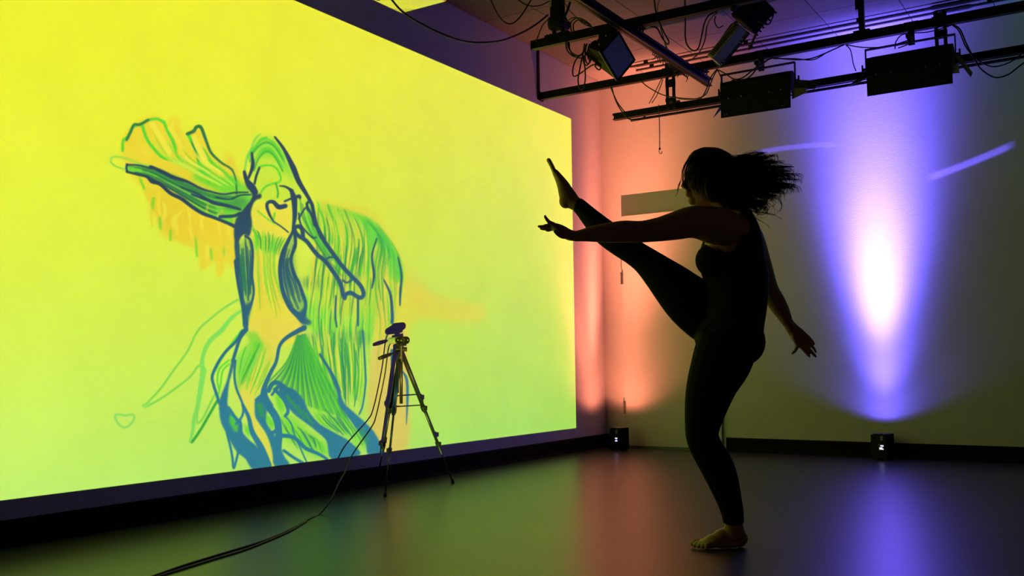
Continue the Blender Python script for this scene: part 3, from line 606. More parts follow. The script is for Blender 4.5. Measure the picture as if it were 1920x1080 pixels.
MB().tube([(cxs + 0.13, YC + 0.05, cz - 0.035), (2.7, YC + 0.05, cz - 0.035)], 0.011, 8).build('conduit', 'blackm', railC)
DZc = GZ - 0.072
d1 = on(1330, 155, 2, DZc); xd = d1[0]
railD = thing('lighting_rail', 'black steel cross rail running under the other rails towards the back wall', 'rail', (xd, d1[1], DZc), 'lighting rails under the ceiling')
ibeam(MB(), (xd, 3.2, DZc), (xd, d1[1], DZc), 0.062, 0.046).build('beam', 'strut', railD)
for y in (YA, YBm):
    cp_ = MB().box((xd, y, GZ - 0.0365), (0.12, 0.10, 0.008)).build('clamp_plate', 'blackm', railD)
    for sx in (-1, 1):
        for sy in (-1, 1): MB().cyl((xd + sx * 0.045, y + sy * 0.035, GZ - 0.06), (xd + sx * 0.045, y + sy * 0.035, GZ - 0.041), 0.006, 8).build('bolt', 'steel', cp_)
for k in range(22):      # ties along the cross rail, with their tails sticking out
    y = 6.0 + 0.03 * k; a = RNG.random() * 6.28
    MB().tube([(xd - 0.02, y, DZc - 0.028), (xd - 0.03, y + 0.008, DZc - 0.04), (xd - 0.03 + 0.035 * math.cos(a), y + 0.02, DZc - 0.05 - 0.03 * RNG.random())], [0.006, 0.004, 0.002], 5).build('cable_tie', 'cable', railD)
# drop brackets B -> C
for px_, py_, lab_ in ((1253, 170, 'slotted black drop bracket joining the rails over the pink lit wall'), (1762, 60, 'slotted black drop bracket behind the long lamp in violet light')):
    bx = on(px_, py_, 1, YBm)[0]
    m = MB(); wB = 0.022
    for sx in (-1, 1): m.box((bx + sx * 0.027, (YBm + YC) / 2 - 0.03, (GZ + cz) / 2 + 0.03), (wB, 0.012, GZ - cz + 0.13))
    m.box((bx, (YBm + YC) / 2 - 0.03, GZ + 0.055), (0.08, 0.014, 0.045)); m.box((bx, (YBm + YC) / 2 - 0.03, GZ - 0.07), (0.08, 0.012, 0.06)); m.box((bx, (YBm + YC) / 2 - 0.03, cz + 0.035), (0.085, 0.014, 0.03))
    m.box((bx, YC - 0.02, cz + 0.029), (0.085, 0.09, 0.006)); m.box((bx, YBm + 0.02, GZ + 0.034), (0.085, 0.08, 0.006))
    b_ = thing('drop_bracket', lab_, 'bracket', (bx, YC - 0.05, cz + 0.03), 'slotted drop brackets between the rails')
    m.build('slotted_plate', 'blackm', b_)
    for sx in (-1, 0, 1): MB().cyl((bx + sx * 0.03, YC - 0.012, cz + 0.032), (bx + sx * 0.03, YC - 0.012, cz + 0.047), 0.008, 6).build('bolt', 'steel', b_)
# hanger stems from the ceiling
def stem(px_, py_, Y, parent, w=0.036):
    x = on(px_, py_, 1, Y)[0]; m = MB()
    m.box((x, Y, (GZ + 0.031 + H) / 2), (w, w, H - GZ - 0.033)); m.box((x, Y, GZ + 0.036), (0.11, 0.06, 0.008)); m.box((x, Y, H - 0.006), (0.1, 0.1, 0.01))
    m.box((x - 0.012, Y - 0.006, GZ + 0.27), (w * 1.3, w * 1.1, 0.16))
    m.build('hanger_stem', 'strut', parent)
stem(1616, 45, YBm, railB); stem(1460, -20, YA, railA)
for x in (-3.7, 0.6, 2.2):
    MB().box((x, YBm + 0.0, (GZ + 0.031 + H) / 2), (0.02, 0.02, H - GZ - 0.033)).build('hanger_stem', 'strut', railB) if x > 0 else None
MB().box((xd, 4.0, (DZc + 0.031 + H) / 2), (0.03, 0.03, H - DZc - 0.033)).build('hanger_stem', 'strut', railD)
# two thin conduits under the tiles, parallel to the back wall
ZC = H - 0.035
for k, (pa, lab) in enumerate((((1440, 75.0), 'thin conduit under the tiles, nearer the long rail'), ((1440, 84.5), 'thin conduit under the tiles, nearer the back wall'))):
    y = on(pa[0], pa[1], 2, ZC)[1]; xs = on(1186, 128, 2, ZC)[0]
    c_ = thing('ceiling_conduit', lab, 'conduit', (xs, y, ZC), 'conduits under the tiles')
    MB().tube([(xs, y, ZC), (2.6, y, ZC)], 0.0105, 8).build('pipe', 'blackm', c_)
    for x in np.arange(xs + 0.15, 2.5, 0.9): MB().box((x, y, (ZC + H) / 2 - 0.004), (0.03, 0.026, H - ZC + 0.002)).build('pipe_clip', 'blackm', c_)
    xq = on(1780, 8, 2, ZC)[0]
    MB().tube([(xq - 0.14, y, ZC), (xq - 0.11, y, ZC), (xq + 0.11, y, ZC), (xq + 0.14, y, ZC)], [0.011, 0.019, 0.019, 0.011], 8).build('coupling', 'blackm', c_)

# ------------------------------------------------------------------ lamps hung from the rails
def flood(x0, x1, zh, Y, label, flaps):
    """long trough lamp: folded housing, U yoke, rail clamp, front barn door and side flaps"""
    t = thing('flood_lamp', label, 'stage lamp', ((x0 + x1) / 2, Y, zh), 'long trough lamps on the rails')
    W = x1 - x0; cx = (x0 + x1) / 2
    prof = [(0.0, 0.0), (0.0, 0.105), (0.025, 0.135), (0.075, 0.145), (0.12, 0.12), (0.14, 0.07), (0.13, 0.015), (0.10, -0.005), (0.03, -0.008)]
    n = len(prof); P = [(x, Y + a, zh + b) for x in (x0, x1) for a, b in prof]
    m = MB().add(P, [tuple(range(n)), tuple(range(2 * n - 1, n - 1, -1))] + [(i, (i + 1) % n, (i + 1) % n + n, i + n) for i in range(n)])
    hs = m.build('housing', 'black', t)
    MB().box((cx, Y + 0.06, zh - 0.008), (W * 0.92, 0.10, 0.006)).build('reflector_front', 'panel', t)
    for k in range(4): MB().box((cx, Y + 0.045 + 0.02 * k, zh + 0.142 - abs(k - 1) * 0.006), (W * 0.9, 0.006, 0.012)).build('cooling_fin', 'blackm', hs)
    for q in (0.12, 0.3, 0.7, 0.86):
        MB().cyl((x0 + W * q, Y - 0.004, zh + 0.004), (x0 + W * q, Y + 0.004, zh + 0.004), 0.006, 8).build('hinge_screw', 'steel', hs)
    m = MB(); zt = zh + 0.205
    for s_, x in ((-1, x0 - 0.012), (1, x1 + 0.012)):
        m.box((x, Y + 0.07, (zh + 0.07 + zt) / 2), (0.006, 0.026, zt - zh - 0.07 + 0.006))
    m.box((cx, Y + 0.07, zt), (W + 0.03, 0.028, 0.008))
    yk = m.build('yoke', 'blackm', t)
    for s_, x in ((-1, x0 - 0.012), (1, x1 + 0.012)):
        m = MB(); m.cyl((x, Y + 0.07, zh + 0.07), (x + s_ * 0.022, Y + 0.07, zh + 0.07), 0.012, 10); m.box((x + s_ * 0.024, Y + 0.07, zh + 0.07), (0.010, 0.012, 0.07)); m.build('tilt_knob', 'blackm', yk)
    m = MB(); m.cyl((cx, Y + 0.07, zt), (cx, Y + 0.07, zt + 0.05), 0.010, 10); m.box((cx, Y + 0.12, zt + 0.045), (0.035, 0.13, 0.022)); m.box((cx, YBm - 0.035, (zt + 0.04 + GZ) / 2 - 0.01), (0.04, 0.016, GZ - zt + 0.0)); m.box((cx, YBm - 0.028, GZ), (0.09, 0.010, 0.06))
    m.build('rail_clamp', 'blackm', t)
    dr = MB().prism([(x0 + 0.004, Y - 0.006, zh - 0.003), (x1 - 0.002, Y - 0.006, zh - 0.003), (x1 - 0.002, Y - 0.018, zh - 0.138), (x0 + 0.006, Y - 0.018, zh - 0.138)], (0, 0.003, 0)).build('barn_door', 'blackm', t)
    for q in (0.07, 0.1, 0.88, 0.91): MB().cyl((x0 + W * q, Y - 0.022, zh - 0.118), (x0 + W * q, Y - 0.015, zh - 0.118), 0.004, 6).build('rivet', 'steel', dr)
    for quad, mt_ in flaps:
        MB().prism([on(a, b, 1, Y + 0.012 + dy) for a, b, dy in quad], (0, 0.003, 0)).build('side_flap', mt_, t)
    return t
YF4 = 6.60
def hinge(pa, pb, Y):
    a, b = on(*pa, 1, Y), on(*pb, 1, Y); return a[0], b[0], (a[2] + b[2]) / 2
flood(*hinge((1624, 147), (1786, 115), YF4), YF4, 'long black trough lamp with hanging barn door before the violet glow',
      [([(1789, 104, 0), (1797, 101, 0), (1824, 136, -0.06), (1820, 145, -0.06)], 'gel'), ([(1786, 120, 0), (1797, 120, 0), (1799, 137, -0.02), (1786, 138, -0.02)], 'panel'), ([(1623, 138, 0), (1621, 150, 0), (1586, 163, -0.06)], 'gel')])
flood(*hinge((1351, 191), (1483, 163), YF4), YF4, 'long black trough lamp with hanging barn door nearest the slotted bracket',
      [([(1490, 149, 0), (1539, 152, -0.05), (1527, 167, -0.05), (1488, 163, 0)], 'blackm'), ([(1485, 166, 0), (1507, 164, -0.02), (1515, 172, -0.03), (1485, 186, 0)], 'gel'), ([(1355, 190, 0), (1352, 206, 0), (1337, 221, -0.06)], 'gel')])

# square lamp tilted down, hung from the rail crossing
def plane_pt(px_, py_, p0, n):
    d = ray(px_, py_); return CAM + d * (((p0 - CAM) @ n) / (d @ n))
t = None
nF = -0.66 * FW + 0.58 * RT - 0.36 * UP; nF /= np.linalg.norm(nF)
p0 = on(1157, 105, 1, 5.50)
cor = [plane_pt(a, b, p0, nF) for a, b in ((1125, 97), (1159, 60), (1189, 112), (1157, 151))]
t = thing('square_lamp', 'square black lamp with frosted bluish front tilted down beneath the rails', 'stage lamp', p0)
ctr = sum(cor) / 4
back = [ctr + (c - ctr) * 0.72 - nF * 0.15 for c in cor]; back2 = [ctr + (c - ctr) * 0.94 - nF * 0.03 for c in cor]
m = MB(); m.add(cor + back2 + back, [(0, 1, 5, 4), (1, 2, 6, 5), (2, 3, 7, 6), (3, 0, 4, 7), (4, 5, 9, 8), (5, 6, 10, 9), (6, 7, 11, 10), (7, 4, 8, 11), (8, 9, 10, 11), (3, 2, 1, 0)])
hsq = m.build('housing', 'black', t)
m = MB(); inn = [ctr + (c - ctr) * 0.90 + nF * 0.002 for c in cor]; m.prism(inn, nF * 0.006); m.build('frosted_front', 'panel', t)
for k in range(4):
    a, b = ctr + (cor[k] - ctr) * 1.0, ctr + (cor[(k + 1) % 4] - ctr) * 1.0
    MB().tube([a + nF * 0.004, b + nF * 0.004], 0.008, 6).build('front_frame', 'blackm', t)
e1 = cor[1] - cor[0]; e2 = cor[3] - cor[0]
MB().prism([cor[0] - nF * 0.004, cor[3] - nF * 0.004, cor[3] - nF * 0.010, cor[0] - nF * 0.010], -e1 / np.linalg.norm(e1) * 0.004).build('side_trim', 'housing', t)
for k in range(6):
    c = cor[1] + (cor[2] - cor[1]) * (0.15 + 0.14 * k) - nF * 0.03; MB().ball(c + e1 / np.linalg.norm(e1) * 0.008, 0.013, 5).build('edge_knob', 'blackm', hsq)
top = on(1138, 80, 1, 5.60)
m = MB()
for sgn in (0, 1):
    side = (cor[0] + cor[3]) / 2 if sgn == 0 else (cor[1] + cor[2]) / 2
    side = side - nF * 0.07 + (side - ctr) / np.linalg.norm(side - ctr) * 0.012
    m.tube([side, side - nF * 0.16 + (top - side) * 0.3, top + (side - ctr) * 0.35], 0.011, 6)
m.tube([top + ((cor[0] + cor[3]) / 2 - ctr) * 0.36, top + ((cor[1] + cor[2]) / 2 - ctr) * 0.36], 0.012, 6); m.build('yoke', 'blackm', t)
m = MB(); m.bbox(np.array([top[0], 5.62, (top[2] + GZ - 0.036) / 2]), (0.10, 0.10, GZ - 0.036 - top[2] + 0.02), 0.01); m.build('rail_clamp', 'black', t)
mid_back = sum(back) / 4
m = MB(); m.cyl(mid_back + nF * 0.01, mid_back - nF * 0.07, 0.075, 20, 0.06); m.build('rear_cover', 'black', hsq)
for a_, b_ in ((1137, 67), (1124, 83)): MB().ball(plane_pt(a_, b_, p0 - nF * 0.05, nF), 0.007, 5).build('bolt_head', 'steel', hsq)

# vented wash lamp
toW = lambda v: RT * v[0] + UP * v[1] + FW * v[2]
d1_ = np.array([0.634, 0.773, -0.25]); d1_ /= np.linalg.norm(d1_)
d2_ = np.array([0.75, -0.35, 0.55]); d2_ -= d1_ * (d1_ @ d2_); d2_ /= np.linalg.norm(d2_); d3_ = np.cross(d1_, d2_); d3_ = -d3_ if d3_[2] < 0 else d3_
a1, a2, a3 = toW(d1_), toW(d2_), toW(d3_)
base = on(1336, 110, 1, 6.25)
t = thing('vented_lamp', 'grey vented wash lamp tilted beneath the rails with a large dark bracket', 'stage lamp', base)
L1, L2, L3 = 0.285, 0.095, 0.078
R3 = np.array([a1, a2, a3])
cB = base + a1 * L1 / 2 + a2 * L2 / 2 + a3 * L3 / 2
hb = MB().bbox(cB, (L1, L2, L3), 0.004, R3).build('housing', 'housing', t)
for k in range(17):
    MB().box(base + a1 * (0.022 + k * 0.0155) + a3 * L3 * 0.48 - a2 * 0.0015, (0.007, 0.006, L3 * 0.62), R3).build('vent_slot', 'slot', hb)
for k, q in ((0, 0.06), (1, 0.14), (2, 0.72), (3, 0.82)): MB().ball(base + a1 * L1 * q + a2 * L2 * 0.93 - a3 * 0.002, 0.007, 5).build('screw', 'steel', hb)
MB().box(cB + a2 * (L2 / 2 + 0.006), (L1 * 1.05, 0.012, L3 * 1.1), R3).build('front_rim', 'gel', t)
MB().box(cB + a2 * (L2 / 2 + 0.016), (L1 * 1.0, 0.008, L3 * 0.98), R3).build('front_glass', 'lens', t)
m = MB(); cu = on(1412, 24, 1, 6.05)
m.bbox(cu, (0.20, 0.17, 0.15), 0.015, R3); m.build('ballast_box', 'black', t)
m = MB(); m.tube([cB + a3 * 0.07 - a1 * 0.1, cB + a3 * 0.10 + a1 * 0.12, cu + a3 * 0.02], 0.012, 6); m.tube([cu, cu + np.array([0, -0.05, 0.12]), np.array([cu[0], YA, GZ - 0.05])], 0.016, 8); m.build('yoke', 'blackm', t)
for k in range(7): MB().box(cu + a1 * (0.09 - 0.03 * k) + a2 * 0.09, (0.010, 0.02, 0.14), R3).build('heat_fin', 'black', t)
q0, q1 = on(1432, 30, 1, 6.2), on(1405, 92, 1, 6.6)
MB().tube([q0, q1], 0.010, 6).build('safety_strut', 'blackm', t)

# clamp hanger standing on the first rail
hx = on(1046, 62, 1, YA)[0]
t = thing('clamp_hanger', 'black clamp hanger between ceiling and the rail end', 'hanger', (hx, YA, GZ + 0.033))
m = MB(); m.bbox((hx, YA, (GZ + 0.15 + H) / 2), (0.085, 0.08, H - GZ - 0.152), 0.012); m.build('column', 'black', t)
m = MB(); m.bbox((hx, YA, GZ + 0.12), (0.13, 0.10, 0.10), 0.03); m.cyl((hx + 0.03, YA - 0.09, GZ + 0.11), (hx + 0.03, YA + 0.05, GZ + 0.11), 0.045, 14); m.build('swivel', 'blackm', t)
m = MB(); m.box((hx, YA, GZ + 0.0385), (0.19, 0.05, 0.011)); m.tube([(hx - 0.03, YA, GZ + 0.04), (hx - 0.03, YA, GZ + 0.09)], 0.014, 8); m.tube([(hx + 0.04, YA, GZ + 0.04), (hx + 0.04, YA, GZ + 0.09)], 0.014, 8); m.build('base_plate', 'blackm', t)
for k in range(5): MB().cyl((hx - 0.085 + 0.025 * k, YA, GZ + 0.044), (hx - 0.085 + 0.025 * k, YA, GZ + 0.056), 0.008, 6).build('bolt', 'steel', t)
MB().bbox((hx - 0.03, YA - 0.042, GZ + 0.27), (0.016, 0.004, 0.075), 0.001).build('painted_lit_strip', 'housing', t)  # pale strip stands for yellow-green light caught on the column
m = MB(); m.tube(spline([on(1052, 45, 1, YA - 0.05), on(1062, 24, 1, YA - 0.07), on(1069, 4, 1, YA - 0.06)], 5), 0.009, 6); m.build('lever', 'blackm', t)

# ------------------------------------------------------------------ cables on the grid
def cable(pts, label, Y=None, r=0.0048, name='cable', group='cables slung over the lighting rails'):
    n = len(pts); P = []
    for i, p in enumerate(pts):
        y = p[2] if len(p) > 2 else (Y[0] + (Y[1] - Y[0]) * i / (n - 1) if isinstance(Y, tuple) else Y)
        P.append(on(p[0], p[1], 1, y))
    o = MB().tube(spline(P, 6), r, 6).build(name, 'cable', smooth=True, origin=P[0])
    return tag(o, label, 'cable', group)
cable([(724, -14), (755, 22), (800, 50), (845, 70), (880, 79), (920, 79), (950, 73), (985, 58), (1010, 42), (1027, 28)], 'long black cable sagging from the silver projector to the clamp hanger', (4.0, 5.60), 0.0065)
cable([(916, -10), (935, 30), (955, 45), (975, 32), (998, -4)], 'black cable drooping in a deep bow between projector and clamp hanger', (5.0, 5.2))
cable([(962, -8), (985, 9), (1010, 11), (1030, 2)], 'short flat-bowed black cable beside the clamp hanger column', (5.3, 5.58), 0.004)
cable([(1005, 78), (1016, 50), (1024, 40), (1030, 33)], 'short black cable rising from the rail end to the clamp hanger', (YA - 0.04, YA - 0.05), 0.004)
J = lambda pts, dx, dy: [(x + dx, y + dy) for x, y in pts]
coil = [(1061, 78), (1063, 93), (1072, 104), (1083, 107), (1093, 99), (1098, 84)]
for dx, dy, lab in ((0, 0, 'outermost turn of the black cable coil under the rail'), (3, -3, 'middle turn of the black cable coil under the rail'), (6, 2, 'inner turn of the black cable coil under the rail')):
    cable(J(coil, dx, dy), lab, (5.58, 5.52), 0.005)
cable([(1093, 100), (1087, 130), (1084, 148), (1086, 164), (1092, 167), (1097, 152), (1097, 130), (1094, 105)], 'narrow black cable loop hanging lowest below the coil', (5.52, 5.50))
cable([(1094, 98), (1080, 112), (1074, 130), (1076, 143), (1089, 137), (1104, 126), (1115, 121), (1126, 126), (1123, 131), (1116, 124), (1119, 110)], 'black cable crossing itself with a small curl near the square lamp', (5.53, 5.46))
cable([(1072, 62), (1070, 44), (1078, 35), (1089, 35), (1104, 44), (1112, 54)], 'black cable hoop standing above the rail beside the square lamp', (5.58, 5.54))
cable([(1076, 60), (1075, 46), (1083, 38), (1095, 40), (1108, 50)], 'inner black cable hoop above the rail beside the square lamp', (5.60, 5.56))
cable([(1062, 40), (1078, 33), (1095, 45), (1116, 54)], 'black cable running from the clamp hanger over to the square lamp', (5.6, 5.55), 0.004)
cable([(1056, 2), (1070, 22), (1090, 40), (1105, 46)], 'thin black cable slanting down past the clamp hanger', (5.5, 5.55), 0.003)
for k, (dx, e) in enumerate(((0, 118), (5, 112), (-4, 121))):
    cable([(1100 + dx, 82), (1097 + dx, 104), (1100 + dx, e), (1107 + dx * 0.6, e - 3), (1110 + dx * 0.5, 92), (1108, 84)], ('black cable drop tight against the square lamp', 'shorter black cable drop behind the square lamp back', 'longer black cable drop between coil and square lamp')[k], (5.53, 5.50), 0.0045)
cable([(1284, -8), (1285, 37), (1285, 70), (1290, 87), (1301, 95), (1310, 89), (1316, 65), (1321, 43), (1330, 28), (1346, 20)], 'black cable making a deep U before the vented lamp', (5.9, 6.1), 0.005)
cable([(1344, 24), (1332, 36), (1325, 52), (1322, 74), (1312, 97), (1300, 109), (1288, 116)], 'black cable from the vented lamp down to the cross rail', (6.08, 6.4), 0.005)
cable([(1342, 30), (1340, 40), (1346, 52), (1356, 48)], 'short black cable curl at the back of the vented lamp', (6.1, 6.1), 0.004)
cable([(1226, -8), (1230, 24), (1239, 48), (1248, 67), (1254, 78), (1251, 83), (1241, 70), (1232, 53), (1220, 50)], 'black cable folded back on itself over the first rail', (5.55, 5.75), 0.005)
cable([(1238, -6), (1232, 20), (1238, 50), (1250, 90), (1262, 110), (1280, 122)], 'black cable following the cross rail down to its end', (5.6, 6.6), 0.005)
cable([(1144, 161), (1150, 176), (1159, 194), (1172, 211)], 'black cable hanging from the long rail to the lower rail end', (6.77, 6.92), 0.005)
cable([(1147, 163), (1152, 182), (1162, 203), (1178, 222), (1196, 225), (1210, 218)], 'black cable hanging slack below the lower rail end', (6.77, 6.90), 0.005)
cable([(1241, 147), (1234, 161), (1226, 178), (1217, 194)], 'black cable slanting down between long rail and lower rail end', (6.77, 6.9), 0.004)
cable([(1243, 149), (1238, 163), (1231, 180), (1222, 193)], 'second black cable slanting down beside the slotted bracket', (6.76, 6.9), 0.004)
cable([(1202, 152), (1215, 163), (1243, 178), (1277, 184), (1308, 185), (1318, 180), (1327, 161), (1334, 143), (1344, 130)], 'black cable swinging below the long rail past the slotted bracket', (6.74, 6.72), 0.0045)
cable([(1262, 172), (1270, 184), (1300, 186), (1322, 178), (1331, 160), (1338, 143), (1345, 131)], 'black cable swinging from the slotted bracket up to the cross rail end', (6.8, 6.71), 0.0045)
cable([(1344, 130), (1358, 137), (1376, 148), (1392, 146), (1408, 134), (1424, 122), (1440, 112), (1452, 108)], 'black cable lying along the yoke of the long lamp near the bracket', (6.66, 6.6), 0.005)
cable([(1346, 132), (1352, 146), (1351, 160)], 'short black cable down to the long lamp beside the bracket', (6.66, 6.62), 0.004)
cable([(1372, 150), (1392, 152), (1410, 140), (1420, 126), (1432, 118), (1446, 108)], 'wavy black cable above the long lamp near the bracket', (6.62, 6.6), 0.005)
cable([(1448, 108), (1490, 112), (1520, 110), (1547, 100), (1582, 84)], 'black cable bowing between the two long lamps', (6.68, 6.77), 0.005)
cable([(1450, 110), (1490, 110), (1525, 112), (1553, 97), (1583, 84)], 'second black cable bowing between the two long lamps', (6.66, 6.76), 0.004)
cable([(1586, 84), (1595, 95), (1600, 120), (1605, 133)], 'black cable dropping from the long rail to the lower rail between the lamps', (6.77, 6.92), 0.004)
cable([(1586, 84), (1620, 89), (1660, 88), (1690, 80), (1712, 72)], 'black cable entering the long lamp from the rail clip', (6.77, 6.66), 0.0045)
cable([(1678, 92), (1680, 78), (1690, 66), (1704, 64), (1714, 74), (1700, 84), (1684, 90)], 'black cable looped over the yoke of the long lamp', (6.64, 6.62), 0.004)
cable([(1706, 62), (1740, 60), (1770, 52), (1787, 46)], 'black cable running from long lamp clamp to the far bracket', (6.7, 6.77), 0.004)
cable([(1787, 46), (1800, 55), (1812, 82), (1825, 107), (1840, 130), (1865, 145), (1890, 140), (1910, 125), (1928, 112)], 'black cable drooping lowest beyond the far bracket', (6.77, 6.86), 0.005)
cable([(1786, 47), (1798, 58), (1810, 86), (1824, 104), (1842, 118), (1865, 125), (1897, 115), (1926, 92)], 'black cable drooping in the shallower bow beyond the far bracket', (6.76, 6.86), 0.0045)
cable([(1420, 40), (1440, 46), (1448, 34), (1452, 20)], 'thin black cable curl at the ballast box of the vented lamp', (6.0, 6.1), 0.004)
# hook on a cord from the lower rail
ht = on(1235, 196, 1, YC - 0.03); hbm = on(1237, 279, 1, YC - 0.03)
t = thing('hook_cord', 'thin reddish cord with an open hook hanging from the lower rail', 'hook', ht)
MB().tube(spline([ht, (ht + hbm) / 2 + np.array([0.003, 0, 0]), hbm], 6), 0.0035, 6).build('cord', 'cord', t)
MB().ball(hbm, 0.009, 6).build('knot', 'cable', t)
hk = [hbm + RT * a * 0.01 - UP * b * 0.01 for a, b in ((0, 0), (-0.5, 1.5), (-0.3, 3.2), (0.8, 4.0), (1.7, 3.2), (1.6, 2.0))]
MB().tube(spline(hk, 5), 0.0028, 6).build('hook', 'cord', t)

# silver ceiling projector near the projection wall
zb = 2.88
cl, cr_ = on(752, 28, 2, zb), on(842, 4, 2, zb)
yfar = (cl[1] + cr_[1]) / 2; xw0, xw1 = cl[0], cr_[0]
t = thing('ceiling_projector', 'silver projector hung under the ceiling beside the projection wall', 'projector', ((xw0 + xw1) / 2, yfar - 0.2, zb))
MB().bbox(((xw0 + xw1) / 2, yfar - 0.17, zb + 0.055), (xw1 - xw0, 0.34, 0.11), 0.022).build('shell', 'silver', t, smooth=True)
lc = np.array([xw1 - 0.05, yfar - 0.03, zb + 0.05])
m = MB(); m.cyl(lc, lc + np.array([0, 0.05, 0]), 0.042, 20, 0.038); ln_ = m.build('lens_barrel', 'black', t); MB().cyl(lc + np.array([0, 0.048, 0]), lc + np.array([0, 0.054, 0]), 0.032, 20).build('lens_glass', 'lens', ln_)
MB().cyl(((xw0 + xw1) / 2, yfar - 0.17, zb + 0.10), ((xw0 + xw1) / 2, yfar - 0.17, H - 0.004), 0.022, 14).build('mount_pole', 'blackm', t)
MB().cyl(((xw0 + xw1) / 2, yfar - 0.17, H - 0.016), ((xw0 + xw1) / 2, yfar - 0.17, H - 0.004), 0.07, 20).build('ceiling_plate', 'blackm', t)
for sx in (0.06, xw1 - xw0 - 0.06): MB().cyl((xw0 + sx, yfar - 0.28, zb - 0.01), (xw0 + sx, yfar - 0.28, zb + 0.004), 0.012, 10).build('foot', 'black', t)

# ------------------------------------------------------------------ webcam on a tripod
TX_ = -3.735
ap = on(752, 672, 0, TX_)
feet = [on(722, 931, 2, 0.0), on(849, 906, 2, 0.0), np.array([XL + 0.045, 4.66, 0.0])]
t = thing('tripod', 'dark folding tripod standing before the projection wall', 'tripod', (ap[0], ap[1], 0))
col_bot = on(750, 757, 0, TX_); col_bot[1] = ap[1]
MB().tube([(ap[0], ap[1], col_bot[2]), (ap[0], ap[1], ap[2] + 0.03)], 0.010, 12).build('centre_column', 'tripod', t, smooth=True)
m = MB(); m.cyl(ap - np.array([0, 0, 0.02]), ap + np.array([0, 0, 0.012]), 0.026, 14); m.build('shoulder', 'tripplastic', t)
for f in feet:
    f = np.array(f) + np.array([0, 0, 0.006]); h_ = np.array([f[0] - ap[0], f[1] - ap[1], 0]); h_ /= np.linalg.norm(h_)
    s_ = ap + h_ * 0.026 - np.array([0, 0, 0.006]); d = f - s_
    side = np.cross(d / np.linalg.norm(d), (0, 0, 1.0)); side /= np.linalg.norm(side)
    m = MB()
    for q in (-1, 1): m.tube([s_ + side * q * 0.007, s_ + d * 0.42 + side * q * 0.006], 0.0062, 8)
    m.tube([s_ + d * 0.02, s_ + d * 0.41], 0.006, 6)
    leg = m.build('leg', 'tripod', t, smooth=True)
    MB().tube([s_ + d * 0.38, s_ + d * 0.70], 0.0068, 8).build('middle_tube', 'tripod', leg, smooth=True)
    MB().tube([s_ + d * 0.66, s_ + d * 0.985], 0.0048, 8).build('lower_tube', 'tripod', leg, smooth=True)
    for q, w in ((0.385, 0.016), (0.68, 0.013)):
        c = s_ + d * q; e = d / np.linalg.norm(d); m = MB(); m.cyl(c - e * 0.016, c + e * 0.016, w, 10); m.box(c + h_ * w, (0.02, 0.02, 0.028)); m.build('leg_clamp', 'tripplastic', leg)
    m = MB(); m.tube([f - np.array([0, 0, 0.006]), f + np.array([0, 0, 0.006]), f - d * 0.02 + np.array([0, 0, 0.004])], [0.010, 0.011, 0.007], 10); m.build('rubber_foot', 'tripplastic', leg)
    k_ = s_ + d * 0.36
    MB().tube([np.array([ap[0], ap[1], k_[2] + 0.0]), k_], 0.0042, 6).build('brace', 'tripod', t)
m = MB(); m.cyl((ap[0], ap[1], ap[2] + 0.012), (ap[0], ap[1], ap[2] + 0.075), 0.017, 12); m.bbox((ap[0], ap[1], ap[2] + 0.085), (0.05, 0.05, 0.018), 0.004); m.cyl((ap[0] - 0.025, ap[1] - 0.02, ap[2] + 0.055), (ap[0] + 0.03, ap[1] + 0.02, ap[2] + 0.055), 0.014, 10)
m.build('pan_head', 'tripplastic', t)
hd0 = np.array([ap[0], ap[1], ap[2] + 0.05]); hd1 = on(711, 672, 0, ap[0] + 0.03)
MB().tube([hd0, hd0 + (hd1 - hd0) * 0.45, hd0 + (hd1 - hd0) * 0.5, hd0 + (hd1 - hd0) * 0.8, hd1], [0.005, 0.005, 0.010, 0.013, 0.010], 10).build('pan_handle', 'tripplastic', t, smooth=True)
# webcam
wc = on(752, 638, 0, TX_)
w = thing('webcam', 'small pale webcam with black pill-shaped front on the tripod head', 'webcam', wc - np.array([0, 0, 0.022]))
fr = np.array([0.93, -0.37, 0.0]); fr /= np.linalg.norm(fr); sd = np.array([-fr[1], fr[0], 0]); upz = np.array([0, 0, 1.0])
def pill(m, c, wd, ht_, dp, nrm):
    s2 = np.cross(upz, nrm); P = []
    for k in range(20):
        a = 2 * math.pi * k / 20; ex = (wd / 2 - ht_ / 2) * (1 if math.cos(a) > 0 else -1)
        P.append(c + s2 * (ex + math.cos(a) * ht_ / 2) + upz * math.sin(a) * ht_ / 2)
    m.prism(P, nrm * dp)
m = MB(); pill(m, wc - fr * 0.085, 0.090, 0.040, 0.095, fr); m.build('shell', 'webgrey', w, smooth=False)
m = MB(); pill(m, wc + fr * 0.010, 0.097, 0.046, 0.012, fr); fb = m.build('front_plate', 'webblack', w)
MB().cyl(wc + fr * 0.018, wc + fr * 0.027, 0.014, 16).build('lens', 'lens', fb)
MB().ball(wc + fr * 0.0225 + sd * 0.034, 0.003, 5).build('indicator', 'webgrey', fb); MB().ball(wc + fr * 0.0225 - sd * 0.034, 0.003, 5).build('indicator', 'webgrey', fb)
m = MB(); zt_ = ap[2] + 0.094
m.bbox((wc[0], wc[1], (wc[2] - 0.021 + zt_) / 2), (0.030, 0.03, max(wc[2] - 0.021 - zt_, 0.008) + 0.004), 0.002); m.build('mount', 'tripplastic', w)
